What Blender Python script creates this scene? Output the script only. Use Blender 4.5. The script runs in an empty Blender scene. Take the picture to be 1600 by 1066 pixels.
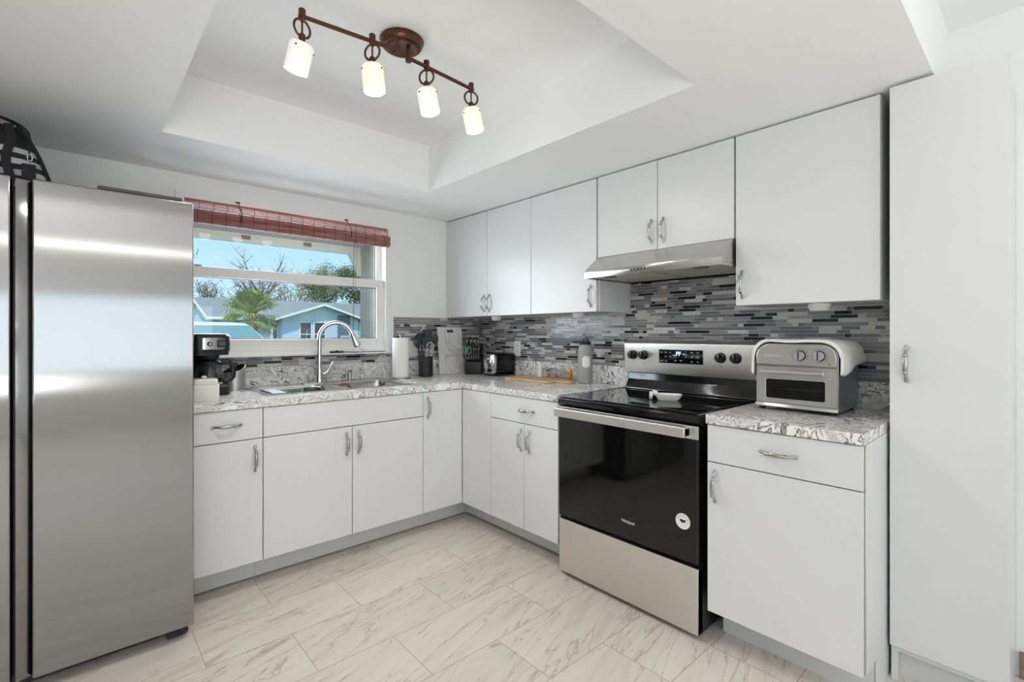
import bpy, bmesh, math, random
from mathutils import Vector, Matrix
random.seed(7)
S = bpy.context.scene
COL = S.collection
R = math.radians

# ---------------------------------------------------------------- camera, world, sun, large lights, exposure
cam = bpy.data.cameras.new('camera'); camo = bpy.data.objects.new('camera', cam); COL.objects.link(camo)
cam.sensor_width = 36.0; cam.lens = 756.065/1600*36
cam.shift_y = (520.42-533)/1600
cam.clip_start = .02; cam.clip_end = 400
camo.location = (-2.4254, -3.0958, 1.1897)
camo.rotation_euler = (math.pi/2, 0, -0.7322)
S.camera = camo
S.view_settings.view_transform = 'Standard'; S.view_settings.look = 'None'
S.view_settings.exposure = 0.10; S.view_settings.gamma = 1.0; S.view_settings.use_curve_mapping = False
S.cycles.use_denoising = True
S.cycles.max_bounces = 10; S.cycles.diffuse_bounces = 6; S.cycles.glossy_bounces = 5; S.cycles.transmission_bounces = 8; S.cycles.transparent_max_bounces = 16
S.cycles.caustics_reflective = False; S.cycles.caustics_refractive = False
S.cycles.sample_clamp_indirect = 4.0

W = bpy.data.worlds.new('sky'); S.world = W; W.use_nodes = True
wn = W.node_tree.nodes; wl = W.node_tree.links
bg = wn['Background']
tcw = wn.new('ShaderNodeTexCoord'); sepw = wn.new('ShaderNodeSeparateXYZ'); rw = wn.new('ShaderNodeValToRGB')
wl.new(tcw.outputs['Generated'], sepw.inputs[0]); wl.new(sepw.outputs['Z'], rw.inputs[0]); wl.new(rw.outputs[0], bg.inputs[0])
e = rw.color_ramp.elements
e[0].position = 0.0; e[0].color = (.62, .84, .98, 1)
e[1].position = 0.8; e[1].color = (.22, .45, .84, 1)
m_ = e.new(.12); m_.color = (.47, .73, .96, 1)
bg.inputs[1].default_value = 1.2

def light(kind, name, loc, rot, power, color=(1, 1, 1), size=None, sy=None, angle=None):
    l = bpy.data.lights.new(name, kind); o = bpy.data.objects.new(name, l); COL.objects.link(o)
    o.location = loc; o.rotation_euler = rot; l.energy = power; l.color = color
    if kind == 'AREA':
        l.shape = 'RECTANGLE'; l.size = size; l.size_y = sy
    if kind == 'SUN': l.angle = angle
    if kind in ('POINT', 'SPOT'): l.shadow_soft_size = size
    return o
light('SUN', 'sun', (0, 0, 20), (R(34), 0, R(-38)), 3.4, (1, .95, .88), angle=R(3))
# daylight through an assumed rear opening (built below) and the kitchen window
light('AREA', 'assumed_rear_daylight', (-2.9, -6.42, 1.18), (R(90), 0, 0), 20, (.97, .985, 1), 4.4, .92)
light('AREA', 'added_side_fill', (-5.92, -4.3, 1.3), (R(90), 0, R(-90)), 2, (.97, .985, 1), 2.2, 1.5)  # unseen side light added as fill, with its own opening
light('AREA', 'kitchen_window_daylight', (-1.42, .42, 1.5), (R(-90), 0, R(26)), 30, (.88, .94, 1), 1.15, .8)
# assumed unseen strip light by the far ceiling, for the streak on the refrigerator
light('AREA', 'assumed_strip_light', (-2.9, -6.2, 2.215), (R(80), 0, 0), 5, (1, .97, .92), 4.0, .022)
light('AREA', 'added_upward_fill', (-3.35, -4.45, .75), (R(180), 0, 0), 58, (1, .99, .98), 1.5, 1.5)  # unseen upward fill light added to brighten the ceilings

# ---------------------------------------------------------------- helpers
def lin(c):
    return tuple(((v/255)/12.92 if v/255 <= .04045 else ((v/255+.055)/1.055)**2.4) for v in c)

class MB:
    def __init__(s, M=None):
        s.v = []; s.f = []; s.m = []; s.flat = []; s.M = M or Matrix()
    def raw(s, verts, faces, m=0, M=None, flat=None):
        faces = [f for f in faces]; s.flat += flat or [False]*len(faces)
        n = len(s.v); T = s.M @ M if M else s.M
        s.v += [T @ Vector(p) for p in verts]
        s.f += [tuple(i+n for i in f) for f in faces]; s.m += [m]*len(faces)
    def bm(s, b, m=0, M=None, ax='xyz'):
        b.verts.index_update(); b.normal_update()
        fl = [any(abs(f.normal['xyz'.index(c)]) > .9999 for c in ax) for f in b.faces]
        s.raw([v.co.copy() for v in b.verts], [[v.index for v in f.verts] for f in b.faces], m, M, fl); b.free()
    def box(s, x0, x1, y0, y1, z0, z1, m=0, bev=0, seg=2, M=None):
        if x0 > x1: x0, x1 = x1, x0
        if y0 > y1: y0, y1 = y1, y0
        if z0 > z1: z0, z1 = z1, z0
        b = bmesh.new()
        bmesh.ops.create_cube(b, size=1)
        for v in b.verts:
            v.co = Vector((x0 if v.co.x < 0 else x1, y0 if v.co.y < 0 else y1, z0 if v.co.z < 0 else z1))
        if bev: bmesh.ops.bevel(b, geom=b.edges[:], offset=bev, segments=seg, affect='EDGES', profile=.5)
        s.bm(b, m, M)
    def cyl(s, p0, p1, r0, r1=None, seg=24, m=0, M=None):
        p0 = Vector(p0); p1 = Vector(p1); r1 = r0 if r1 is None else r1
        d = (p1-p0); L = d.length
        q = d.to_track_quat('Z', 'Y').to_matrix().to_4x4(); q.translation = p0
        s.lathe([(0, 0), (r0, 0), (r1, L), (0, L)], seg, m, (M @ q) if M else q)
    def lathe(s, prof, seg=32, m=0, M=None, arc=None):
        V = []; F = []; n = len(prof); N = seg
        for i in range(N):
            a = 2*math.pi*i/N
            for r, z in prof: V.append((r*math.cos(a), r*math.sin(a), z))
        for i in range(N):
            j = (i+1) % N
            for k in range(n-1):
                a, b, c, d = i*n+k, j*n+k, j*n+k+1, i*n+k+1
                if prof[k][0] == 0: F.append((i*n+k, j*n+k+1, i*n+k+1)) if prof[k+1][0] else None
                elif prof[k+1][0] == 0: F.append((a, b, i*n+k+1))
                else: F.append((a, b, c, d))
        s.raw(V, F, m, M)
    def sweep(s, pts, ra, rb=None, side=None, seg=12, m=0, M=None, closed=False):
        """elliptical section swept along pts; ra, rb radii (number or list); side: the direction of ra"""
        P = [Vector(p) for p in pts]; n = len(P)
        ra = ra if isinstance(ra, (list, tuple)) else [ra]*n
        rb = ra if rb is None else (rb if isinstance(rb, (list, tuple)) else [rb]*n)
        V = []; F = []; u = None
        for i in range(n):
            if closed: t = (P[(i+1) % n]-P[i-1]).normalized()
            else: t = (P[min(i+1, n-1)]-P[max(i-1, 0)]).normalized()
            if side is not None: u = Vector(side)
            elif u is None: u = Vector((0, 0, 1)) if abs(t.z) < .9 else Vector((1, 0, 0))
            u = (u-t*u.dot(t)).normalized(); w = t.cross(u)
            for k in range(seg):
                a = 2*math.pi*k/seg
                V.append(P[i]+u*(ra[i]*math.cos(a))+w*(rb[i]*math.sin(a)))
        for i in range(n if closed else n-1):
            j = (i+1) % n
            for k in range(seg):
                l = (k+1) % seg
                F.append((i*seg+k, i*seg+l, j*seg+l, j*seg+k))
        if not closed:
            F.append(tuple(range(seg))[::-1]); F.append(tuple((n-1)*seg+k for k in range(seg)))
        s.raw(V, F, m, M)
    def prism(s, poly, h0, h1, axis='z', m=0, bev=0, M=None):
        b = bmesh.new()
        def P(p, h): return {'z': (p[0], p[1], h), 'y': (p[0], h, p[1]), 'x': (h, p[0], p[1])}[axis]
        lo = [b.verts.new(P(p, h0)) for p in poly]; hi = [b.verts.new(P(p, h1)) for p in poly]
        b.faces.new(lo[::-1]); b.faces.new(hi)
        for i in range(len(poly)):
            j = (i+1) % len(poly); b.faces.new((lo[i], lo[j], hi[j], hi[i]))
        bmesh.ops.recalc_face_normals(b, faces=b.faces)
        if bev: bmesh.ops.bevel(b, geom=b.edges[:], offset=bev, segments=2, affect='EDGES', profile=.5)
        s.bm(b, m, M, axis)
    def ball(s, c, r, sc=(1, 1, 1), m=0, seg=24, M=None):
        n = seg//2
        T = Matrix.Translation(c) @ Matrix.Diagonal((*sc, 1))
        s.lathe([(0 if k in (0, n) else r*math.sin(math.pi*k/n), -r*math.cos(math.pi*k/n)) for k in range(n+1)], seg, m, (M @ T) if M else T)
    def rings(s, rings, m=0, cap0=True, cap1=True, M=None, closed=True):
        V = []; F = []; n = len(rings[0])
        for r in rings: V += list(r)
        for i in range(len(rings)-1):
            for k in range(n if closed else n-1):
                l = (k+1) % n
                F.append((i*n+k, i*n+l, (i+1)*n+l, (i+1)*n+k))
        if cap0: F.append(tuple(range(n))[::-1])
        if cap1: F.append(tuple((len(rings)-1)*n+k for k in range(n)))
        s.raw(V, F, m, M)
    def text(s, body, size, M, depth=.0005, m=0, spacing=1.0, align='CENTER'):
        c = bpy.data.curves.new('t', 'FONT'); c.body = body; c.size = size; c.extrude = depth
        c.align_x = align; c.align_y = 'CENTER'; c.space_character = spacing; c.resolution_u = 3
        o = bpy.data.objects.new('t', c); COL.objects.link(o)
        bpy.context.view_layer.update()
        me = o.evaluated_get(bpy.context.evaluated_depsgraph_get()).to_mesh()
        s.raw([v.co.copy() for v in me.vertices], [tuple(p.vertices) for p in me.polygons], m, M)
        bpy.data.objects.remove(o); bpy.data.curves.remove(c)

def rrect(x0, x1, y0, y1, z, r, n=5):
    """rounded rectangle ring in the xy plane"""
    out = []
    for cx, cy, a0 in ((x1-r, y1-r, 0), (x0+r, y1-r, 90), (x0+r, y0+r, 180), (x1-r, y0+r, 270)):
        for k in range(n+1):
            a = R(a0+90*k/n); out.append((cx+r*math.cos(a), cy+r*math.sin(a), z))
    return out

def thing(name, label, cat, loc, group=None):
    o = bpy.data.objects.new(name, None); COL.objects.link(o); o.location = loc; o.empty_display_size = .05
    o['label'] = label; o['category'] = cat
    if group: o['group'] = group
    return o

def root_loc(p):
    l = Vector((0, 0, 0))
    while p is not None: l = l+p.location; p = p.parent
    return l

def obj(name, mb, mats, parent=None, loc=None, label=None, cat=None, group=None, kind=None, ang=38, recalc=True):
    me = bpy.data.meshes.new(name)
    off = root_loc(parent) if parent else Vector(loc or (0, 0, 0))
    me.from_pydata([v-off for v in mb.v], [], mb.f)
    me.polygons.foreach_set('material_index', mb.m)
    if recalc:
        b = bmesh.new(); b.from_mesh(me); bmesh.ops.recalc_face_normals(b, faces=b.faces); b.to_mesh(me); b.free()
    for m in (mats if isinstance(mats, (list, tuple)) else [mats]): me.materials.append(m)
    me.polygons.foreach_set('use_smooth', [True]*len(me.polygons))
    me.set_sharp_from_angle(angle=R(ang))
    fl = mb.flat+[False]*(len(me.polygons)-len(mb.flat))
    me.polygons.foreach_set('use_smooth', [not f for f in fl])
    o = bpy.data.objects.new(name, me); COL.objects.link(o)
    if parent: o.parent = parent
    else: o.location = off
    for k, v in (('label', label), ('category', cat), ('group', group), ('kind', kind)):
        if v: o[k] = v
    return o
def structure(name, mb, mats, parent=None): return obj(name, mb, mats, parent, kind='structure')

# ---------------------------------------------------------------- materials
def mat(name, col, rough=.5, metal=0, spec=.5, coat=0, alpha=None, trans=0, emit=None, es=0, ior=1.5, aniso=0):
    m = bpy.data.materials.new(name); m.use_nodes = True
    p = m.node_tree.nodes['Principled BSDF']
    p.inputs['Base Color'].default_value = (*lin(col), 1); p.inputs['Roughness'].default_value = rough
    p.inputs['Metallic'].default_value = metal; p.inputs['Specular IOR Level'].default_value = spec
    p.inputs['Coat Weight'].default_value = coat; p.inputs['Transmission Weight'].default_value = trans
    p.inputs['IOR'].default_value = ior; p.inputs['Anisotropic'].default_value = aniso
    if emit: p.inputs['Emission Color'].default_value = (*lin(emit), 1); p.inputs['Emission Strength'].default_value = es
    return m
class NT:
    def __init__(s, m): s.t = m.node_tree; s.n = s.t.nodes; s.l = s.t.links; s.p = s.n['Principled BSDF']
    def new(s, k, **kw):
        n = s.n.new('ShaderNode'+k)
        for a, b in kw.items(): setattr(n, a, b)
        return n
    def coord(s, scale=(1, 1, 1), out='Object', loc=(0, 0, 0), rot=(0, 0, 0)):
        c = s.new('TexCoord'); mp = s.new('Mapping'); s.l.new(c.outputs[out], mp.inputs[0])
        mp.inputs['Scale'].default_value = scale; mp.inputs['Location'].default_value = loc; mp.inputs['Rotation'].default_value = rot
        return mp.outputs[0]
    def noise(s, vec, scale=5, detail=3, rough=.5, dist=0):
        n = s.new('TexNoise'); s.l.new(vec, n.inputs['Vector'])
        n.inputs['Scale'].default_value = scale; n.inputs['Detail'].default_value = detail; n.inputs['Roughness'].default_value = rough; n.inputs['Distortion'].default_value = dist
        return n
    def ramp(s, fac, stops, interp='LINEAR'):
        r = s.new('ValToRGB'); s.l.new(fac, r.inputs[0]); r.color_ramp.interpolation = interp
        el = r.color_ramp.elements
        while len(el) < len(stops): el.new(.5)
        for e_, (p, c) in zip(el, stops): e_.position = p; e_.color = (*lin(c), 1)
        return r.outputs[0]
    def math(s, op, a, b=None, c=None):
        n = s.new('Math', operation=op)
        for i, v in enumerate((a, b, c)):
            if v is None: continue
            if isinstance(v, (int, float)): n.inputs[i].default_value = v
            else: s.l.new(v, n.inputs[i])
        return n.outputs[0]
    def mix(s, fac, a, b, typ='MIX'):
        n = s.new('Mix', data_type='RGBA', blend_type=typ)
        for i, v in ((0, fac), (6, a), (7, b)):
            if isinstance(v, (int, float)): n.inputs[i].default_value = v
            elif isinstance(v, tuple): n.inputs[i].default_value = (*lin(v), 1)
            else: s.l.new(v, n.inputs[i])
        return n.outputs[2]
    def bump(s, h, strength=.2, dist=.002):
        b = s.new('Bump'); b.inputs['Strength'].default_value = strength; b.inputs['Distance'].default_value = dist
        s.l.new(h, b.inputs['Height']); s.l.new(b.outputs[0], s.p.inputs['Normal'])
    def base(s, c): s.l.new(c, s.p.inputs['Base Color'])
    def rough(s, c): s.l.new(c, s.p.inputs['Roughness'])

def painted(name, col, rough=.6, b=.05, sc=260):
    m = mat(name, col, rough); t = NT(m); v = t.coord()
    n = t.noise(v, sc, 3); t.bump(n.outputs[0], b, .001)
    n2 = t.noise(v, 1.3, 3)
    t.base(t.mix(n2.outputs[0], tuple(max(0, c-3) for c in col), tuple(min(255, c+2) for c in col)))
    return m
M_wall = painted('wall_paint', (238, 238, 236), .6)
M_ceil = painted('ceiling_paint', (246, 246, 246), .7)
M_cab = painted('white_laminate', (221, 221, 221), .32, .01, 500)
M_carc = painted('grey_laminate_edge', (190, 190, 186), .5, .01, 500)
M_toe = painted('toe_kick_grey', (214, 214, 212), .45, .01, 500)
M_vinyl = mat('white_vinyl', (240, 238, 234), .35)
M_pewter = mat('brushed_nickel', (178, 174, 166), .28, 1)
M_black = mat('black_plastic', (22, 22, 25), .38)
M_blackgloss = mat('black_gloss', (9, 9, 12), .12, 0, .5)
M_chrome = mat('chrome', (215, 215, 218), .12, 1)
M_white = mat('white_plastic', (236, 235, 231), .4)
M_ceramic = mat('white_glaze', (236, 234, 228), .15)
M_dark = mat('dark_grey_metal', (58, 58, 61), .5, .2)
M_bronze = mat('oiled_bronze', (98, 66, 50), .34, .85)

def glass(name, tint=(255, 255, 255), rough=0.0, gl=.035):
    """thin clear pane: mostly see-through, with a mirror share that grows at grazing angles"""
    m = bpy.data.materials.new(name); m.use_nodes = True; n = m.node_tree.nodes; l = m.node_tree.links; n.clear()
    o = n.new('ShaderNodeOutputMaterial'); mx = n.new('ShaderNodeMixShader'); tr = n.new('ShaderNodeBsdfTransparent'); g = n.new('ShaderNodeBsdfGlossy')
    lw = n.new('ShaderNodeLayerWeight'); lw.inputs[0].default_value = .5
    p5 = n.new('ShaderNodeMath'); p5.operation = 'POWER'; p5.inputs[1].default_value = 4.0; l.new(lw.outputs['Facing'], p5.inputs[0])
    f = n.new('ShaderNodeMath'); f.operation = 'MULTIPLY_ADD'; f.inputs[1].default_value = gl*9; f.inputs[2].default_value = gl; l.new(p5.outputs[0], f.inputs[0])
    tr.inputs[0].default_value = (*lin(tint), 1); g.inputs['Roughness'].default_value = rough
    l.new(f.outputs[0], mx.inputs[0]); l.new(tr.outputs[0], mx.inputs[1]); l.new(g.outputs[0], mx.inputs[2]); l.new(mx.outputs[0], o.inputs[0])
    return m
M_pane = glass('window_glass', (248, 251, 252))
M_clear = glass('clear_glass', (232, 236, 236), gl=.05)

def steel(name, col=(186, 185, 182), rough=.28, along=(1, 0, 0), streak=(2, 60, 900), an=.75):
    """brushed stainless: fine grain in the roughness and a stretched highlight"""
    m = mat(name, col, rough, 1, aniso=an); t = NT(m)
    tg = t.new('CombineXYZ')
    for i in range(3): tg.inputs[i].default_value = along[i]
    t.l.new(tg.outputs[0], t.p.inputs['Tangent'])
    n = t.noise(t.coord(streak), 1, 2)
    t.rough(t.math('MULTIPLY_ADD', n.outputs[0], .04, rough-.02))
    return m
M_fridge = steel('fridge_steel', (155, 154, 153), .15, (1, 0, 0), (1, 1, 7), 1.0)
M_steel = steel('range_steel', (226, 222, 216), .42, (0, 1, 0), (60, 2, 900))
M_hood = steel('hood_steel', (204, 201, 196), .27, (1, 0, 0), (60, 2, 900))
M_oven = steel('oven_steel', (198, 196, 193), .34, (0, 0, 1), (60, 2, 900))
M_sink = mat('sink_steel', (188, 188, 186), .24, 1)

def marble():
    m = mat('swirled_laminate', (220, 218, 212), .22); t = NT(m)
    v = t.coord((1, 1, 1.0))
    w = t.noise(v, 6.0, 3, .5, .8)
    sub = t.new('VectorMath', operation='MULTIPLY_ADD'); t.l.new(w.outputs['Color'], sub.inputs[0]); sub.inputs[1].default_value = (.50, .50, .50); t.l.new(v, sub.inputs[2])
    n = t.noise(sub.outputs[0], 5.4, 3.0, .48, 1.0)
    n2 = t.noise(sub.outputs[0], 3.2, 2)
    x = t.math('FRACT', t.math('MULTIPLY', n.outputs[0], 10))
    c1 = t.ramp(x, [(0, (244, 243, 240)), (.40, (236, 234, 230)), (.50, (176, 173, 171)), (.565, (70, 69, 72)), (.60, (40, 40, 43)), (.635, (96, 94, 94)), (.70, (178, 175, 171)), (.86, (222, 220, 216)), (1, (244, 243, 240))])
    k = t.ramp(n2.outputs[0], [(.46, (0, 0, 0)), (.60, (255, 255, 255))])
    x2 = t.math('FRACT', t.math('MULTIPLY', n.outputs[0], 15))
    pale = t.ramp(x2, [(0, (236, 234, 230)), (.3, (214, 211, 206)), (.45, (168, 164, 161)), (.53, (104, 101, 101)), (.58, (160, 156, 153)), (.75, (222, 219, 214)), (1, (236, 234, 230))])
    t.base(t.mix(k, c1, pale))
    return m
M_marble = marble()

def floor_mat():
    m = mat('veined_floor_tile', (206, 198, 187), .3); t = NT(m)
    c = t.new('TexCoord'); s = t.new('SeparateXYZ'); t.l.new(c.outputs['Object'], s.inputs[0])
    ry = t.math('DIVIDE', t.math('ADD', s.outputs[1], .805+.2855*40), .2855)
    row = t.math('FLOOR', ry); fy = t.math('FRACT', ry)
    par = t.math('MODULO', row, 2)
    rx = t.math('ADD', t.math('DIVIDE', t.math('ADD', s.outputs[0], 1.504+.58*40-.29), .58), t.math('MULTIPLY', par, .5))
    ci = t.math('FLOOR', rx); fx = t.math('FRACT', rx)
    ey = t.math('MULTIPLY', t.math('MINIMUM', fy, t.math('SUBTRACT', 1, fy)), .2855)
    ex = t.math('MULTIPLY', t.math('MINIMUM', fx, t.math('SUBTRACT', 1, fx)), .58)
    ed = t.math('MINIMUM', ex, ey)
    g = t.math('LESS_THAN', ed, .0013)
    idv = t.new('CombineXYZ'); t.l.new(ci, idv.inputs[0]); t.l.new(row, idv.inputs[1])
    wn_ = t.new('TexWhiteNoise', noise_dimensions='3D'); t.l.new(idv.outputs[0], wn_.inputs['Vector'])
    off = t.new('VectorMath', operation='MULTIPLY_ADD'); t.l.new(wn_.outputs['Color'], off.inputs[0]); off.inputs[1].default_value = (9, 9, 9); t.l.new(c.outputs['Object'], off.inputs[2])
    mr = t.new('Mapping'); t.l.new(off.outputs[0], mr.inputs[0]); mr.inputs['Rotation'].default_value = (0, 0, R(-15))
    mp = t.new('Mapping'); t.l.new(mr.outputs[0], mp.inputs[0]); mp.inputs['Scale'].default_value = (.85, 6.0, 1)
    n = t.noise(mp.outputs[0], 2.6, 6, .66, .5)
    base = t.ramp(n.outputs[0], [(.25, (206, 197, 185)), (.45, (224, 216, 206)), (.7, (231, 224, 215))])
    n2 = t.noise(mp.outputs[0], 1.3, 5, .55, .9)
    v = t.math('ABSOLUTE', t.math('SUBTRACT', n2.outputs[0], .5))
    vein = t.ramp(v, [(0, (255, 255, 255)), (.008, (110, 110, 110)), (.03, (0, 0, 0))])
    n3 = t.noise(mp.outputs[0], 4.2, 5, .58, .6)
    v3 = t.math('ABSOLUTE', t.math('SUBTRACT', n3.outputs[0], .52))
    fine = t.ramp(v3, [(0, (150, 150, 150)), (.02, (0, 0, 0))])
    c1 = t.mix(t.math('MULTIPLY', vein, .75), base, (172, 154, 136))
    c2 = t.mix(t.math('MULTIPLY', fine, .5), c1, (184, 168, 152))
    tone = t.mix(.08, c2, wn_.outputs['Value'], 'MULTIPLY')
    t.base(t.mix(g, tone, (166, 156, 146)))
    t.rough(t.math('MULTIPLY_ADD', n.outputs[0], .2, .26))
    t.bump(t.math('MULTIPLY', g, -1), .3, .001)
    return m
M_floor = floor_mat()

def speck(name, a, b, sc=240, rough=.55):
    m = mat(name, a, rough); t = NT(m); n = t.noise(t.coord(), sc, 4, .7)
    t.base(t.ramp(n.outputs[0], [(.35, a), (.65, b)])); return m
M_grout = mat('grout', (196, 193, 188), .8)
M_tiles = [mat('tile_charcoal_glass', (36, 36, 41), .12, 0, .38), mat('tile_slate_glass', (114, 114, 121), .12, 0, .38), mat('tile_grey_glass', (145, 143, 144), .12, 0, .38),
           mat('tile_taupe_glass', (162, 158, 153), .12, 0, .38), speck('tile_pale_stone', (180, 178, 174), (218, 216, 212)), speck('tile_warm_stone', (174, 167, 159), (204, 198, 190))]

# ---------------------------------------------------------------- room shell
XR, YF_ = 0.0, -6.5
b = MB(); b.box(-6, .15, -6.5, .15, -.12, 0); structure('floor', b, M_floor)
b = MB()
for x0, x1, z0, z1 in ((-6.15, -2.03, -.12, 2.45), (-.81, .15, -.12, 2.45), (-2.03, -.81, -.12, 1.06), (-2.03, -.81, 1.945, 2.45)):
    b.box(x0, x1, 0, .15, z0, z1)
structure('wall_back', b, M_wall)
b = MB(); b.box(0, .15, -6.65, 0, -.12, 2.45); structure('wall_right', b, M_wall)
b = MB(); b.box(-3.22, -3.10, -1.25, 0, 0, 2.042); structure('wall_left', b, M_wall)
b = MB()                                                  # far left wall of the adjoining room, opening added for the side fill
for y0, y1, z0, z1 in ((-6.65, -5.4, -.12, 2.45), (-3.2, 0, -.12, 2.45), (-5.4, -3.2, -.12, .55), (-5.4, -3.2, 2.05, 2.45)):
    b.box(-6.15, -6, y0, y1, z0, z1)
structure('wall_far', b, M_wall)
b = MB()                                                  # wall behind the camera with a wide assumed opening to daylight
for x0, x1, z0, z1 in ((-6, -5.12, -.12, 2.45), (-.68, 0, -.12, 2.45), (-5.12, -.68, -.12, .70), (-5.12, -.68, 1.66, 2.45)):
    b.box(x0, x1, -6.65, -6.5, z0, z1)
structure('wall_front', b, M_wall)
b = MB()                                                  # dropped ceiling with the tray, fascia and the higher ceiling
ZS, ZT = 2.042, 2.316
tx0, tx1, ty0, ty1 = -2.16, -.846, -2.285, -.585
for x0, x1, y0, y1 in ((-6, tx0, -2.84, 0), (tx1, 0, -2.84, 0), (tx0, tx1, -2.84, ty0), (tx0, tx1, ty1, 0)):
    b.box(x0, x1, y0, y1, ZS, ZT+.02)
b.box(-6.7, .6, -7.6, .16, ZT, ZT+.12)  # unseen overhang added past the walls to keep sun out of the openings
structure('ceiling', b, M_ceil)
# baseboard beyond the pantry
M_base = speck('brown_base_tile', (120, 104, 88), (148, 132, 116), 40)
b = MB(); b.box(-.012, -.0005, -6.49, -3.025, 0, .09, bev=.002); structure('baseboard_right', b, M_base)
b = MB()                                                  # narrow brownish-grey strip where the floor meets the toe kicks
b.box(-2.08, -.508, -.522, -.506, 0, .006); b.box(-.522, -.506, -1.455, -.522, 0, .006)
structure('trim_1', b, mat('brown_grey_strip', (150, 143, 134), .7))

# mosaic backsplash: every strip tile is real geometry in one mesh per wall
def mosaic(name, to_world, s0, s1, z0, z1, seed, holes=()):
    rnd = random.Random(seed); mb = MB(); P = .0163; g = .0021
    def slab(a, c, z, zz, d, m):
        V = [to_world(x, dd, y) for dd in (0, d) for x, y in ((a, z), (c, z), (c, zz), (a, zz))]
        mb.raw(V, [(0, 1, 2, 3), (4, 5, 6, 7), (0, 1, 5, 4), (1, 2, 6, 5), (2, 3, 7, 6), (3, 0, 4, 7)], m)
    slab(s0, s1, z0, z1, .0052, 0)
    z = z0+.0006; r = 0
    while z < z1-.004:
        zz = min(z+P-g, z1-.0005); s = s0+.0006-(rnd.random()*.1); last = None
        while s < s1-.004:
            L = rnd.choice((.024, .032, .048, .048, .064, .098, .098, .098, .132))
            a, c = max(s, s0), min(s+L, s1)
            if c-a > .004:
                while True:
                    m = rnd.choices((1, 2, 3, 4, 5, 6), (15, 31, 25, 7, 16, 6))[0]
                    if not (m == last == 1): break
                last = m
                slab(a, c, z, zz, .0062+rnd.random()*.0005, m)
            s += L+g
        z += P; r += 1
    structure(name, mb, [M_grout]+M_tiles)
mosaic('wall_back_tile', lambda s, d, z: (s, -d, z), -2.09, -.765, .992, 1.048, 1)
mosaic('wall_back_corner_tile', lambda s, d, z: (s, -d, z), -.765, -.0065, .992, 1.304, 2)
mosaic('wall_right_tile', lambda s, d, z: (-d, -s, z), .0005, 2.722, .992, 1.304, 3)
mosaic('wall_right_hood_tile', lambda s, d, z: (-d, -s, z), 1.4475, 2.184, 1.304, 1.52, 4)

# window
win = bpy.data.objects.new('window_1', None); COL.objects.link(win); win.location = (-1.42, 0, 1.053); win['kind'] = 'structure'
def frame(b, x0, x1, z0, z1, y0, y1, l, r, bt, tp, bev=.002):
    b.box(x0, x0+l, y0, y1, z0, z1, bev=bev); b.box(x1-r, x1, y0, y1, z0, z1, bev=bev)
    b.box(x0+l, x1-r, y0, y1, z0, z0+bt, bev=bev); b.box(x0+l, x1-r, y0, y1, z1-tp, z1, bev=bev)
b = MB(); frame(b, -2.04, -.803, 1.053, 1.947, -.014, .012, .03, .03, .028, .04); frame(b, -2.03, -.811, 1.062, 1.944, .012, .13, .02, .02, .014, .03)
structure('window_frame', b, M_vinyl, win)
b = MB(); frame(b, -2.006, -.836, 1.081, 1.557, .016, .05, .05, .05, .072, .056, .004)
ls = structure('lower_sash', b, M_vinyl, win)
M_gask = mat('gasket_grey', (72, 74, 76), .6)
b = MB(); frame(b, -1.9562, -.8858, 1.1528, 1.5012, .030, .0318, .004, .004, .004, .004, 0); frame(b, -1.9562, -.8858, 1.1528, 1.5012, .0362, .050, .0035, .0035, .0035, .0035, 0); structure('gasket', b, M_gask, ls)
b = MB(); b.box(-1.957, -.885, .032, .036, 1.152, 1.502); structure('pane', b, M_pane, ls)
b = MB(); b.box(-1.95, -1.915, .02, .045, 1.557, 1.566, bev=.003); structure('latch', b, mat('latch_grey', (120, 118, 114), .4), ls)
b = MB(); b.sweep([(-1.02+.035*math.cos(R(a)), .013, 1.118+.012*math.sin(R(a))) for a in range(200, 341, 20)], .0022, seg=6); structure('finger_pull', b, M_vinyl, ls)
b = MB(); frame(b, -2.02, -.822, 1.51, 1.93, .06, .094, .046, .046, .045, .05, .004)
us = structure('upper_sash', b, M_vinyl, win)
b = MB(); frame(b, -1.9742, -.8678, 1.5548, 1.8800, .0735, .0748, .004, .004, .004, .004, 0); frame(b, -1.9742, -.8678, 1.5548, 1.8800, .0792, .094, .0035, .0035, .0035, .0035, 0); structure('gasket', b, M_gask, us)
b = MB(); b.box(-1.975, -.867, .075, .079, 1.553, 1.882); structure('pane', b, M_pane, us)
b = MB(); b.box(-2.06, -.79, -.034, -.0005, 1.049, 1.0605, bev=.003); structure('trim_2', b, M_vinyl)

# ---------------------------------------------------------------- cabinets
class Run:
    """maps (s along the run, d out from the wall, z) to the world"""
    def __init__(s, kind): s.k = kind
    def __call__(s, a, d, z): return (a, -d, z) if s.k == 'back' else (-d, -a, z)
    def box(s, mb, a0, a1, d0, d1, z0, z1, m=0, bev=0):
        p = s(a0, d0, z0); q = s(a1, d1, z1); mb.box(p[0], q[0], p[1], q[1], z0, z1, m, bev)
BACK, RIGHT = Run('back'), Run('right')
HP = [(-1, .002, .0012, .0012), (-.97, .0032, .0046, .003), (-.86, .0042, .0066, .004), (-.74, .0062, .0046, .004), (-.64, .0125, .0038, .0038), (-.53, .0205, .0046, .0042), (-.47, .024, .0066, .005)]
HP = HP+[(-.2, .0268, .0073, .0054), (0, .0275, .0076, .0056), (.2, .0268, .0073, .0054)]+[(-a, b_, c, d) for a, b_, c, d in HP[::-1]]
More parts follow.
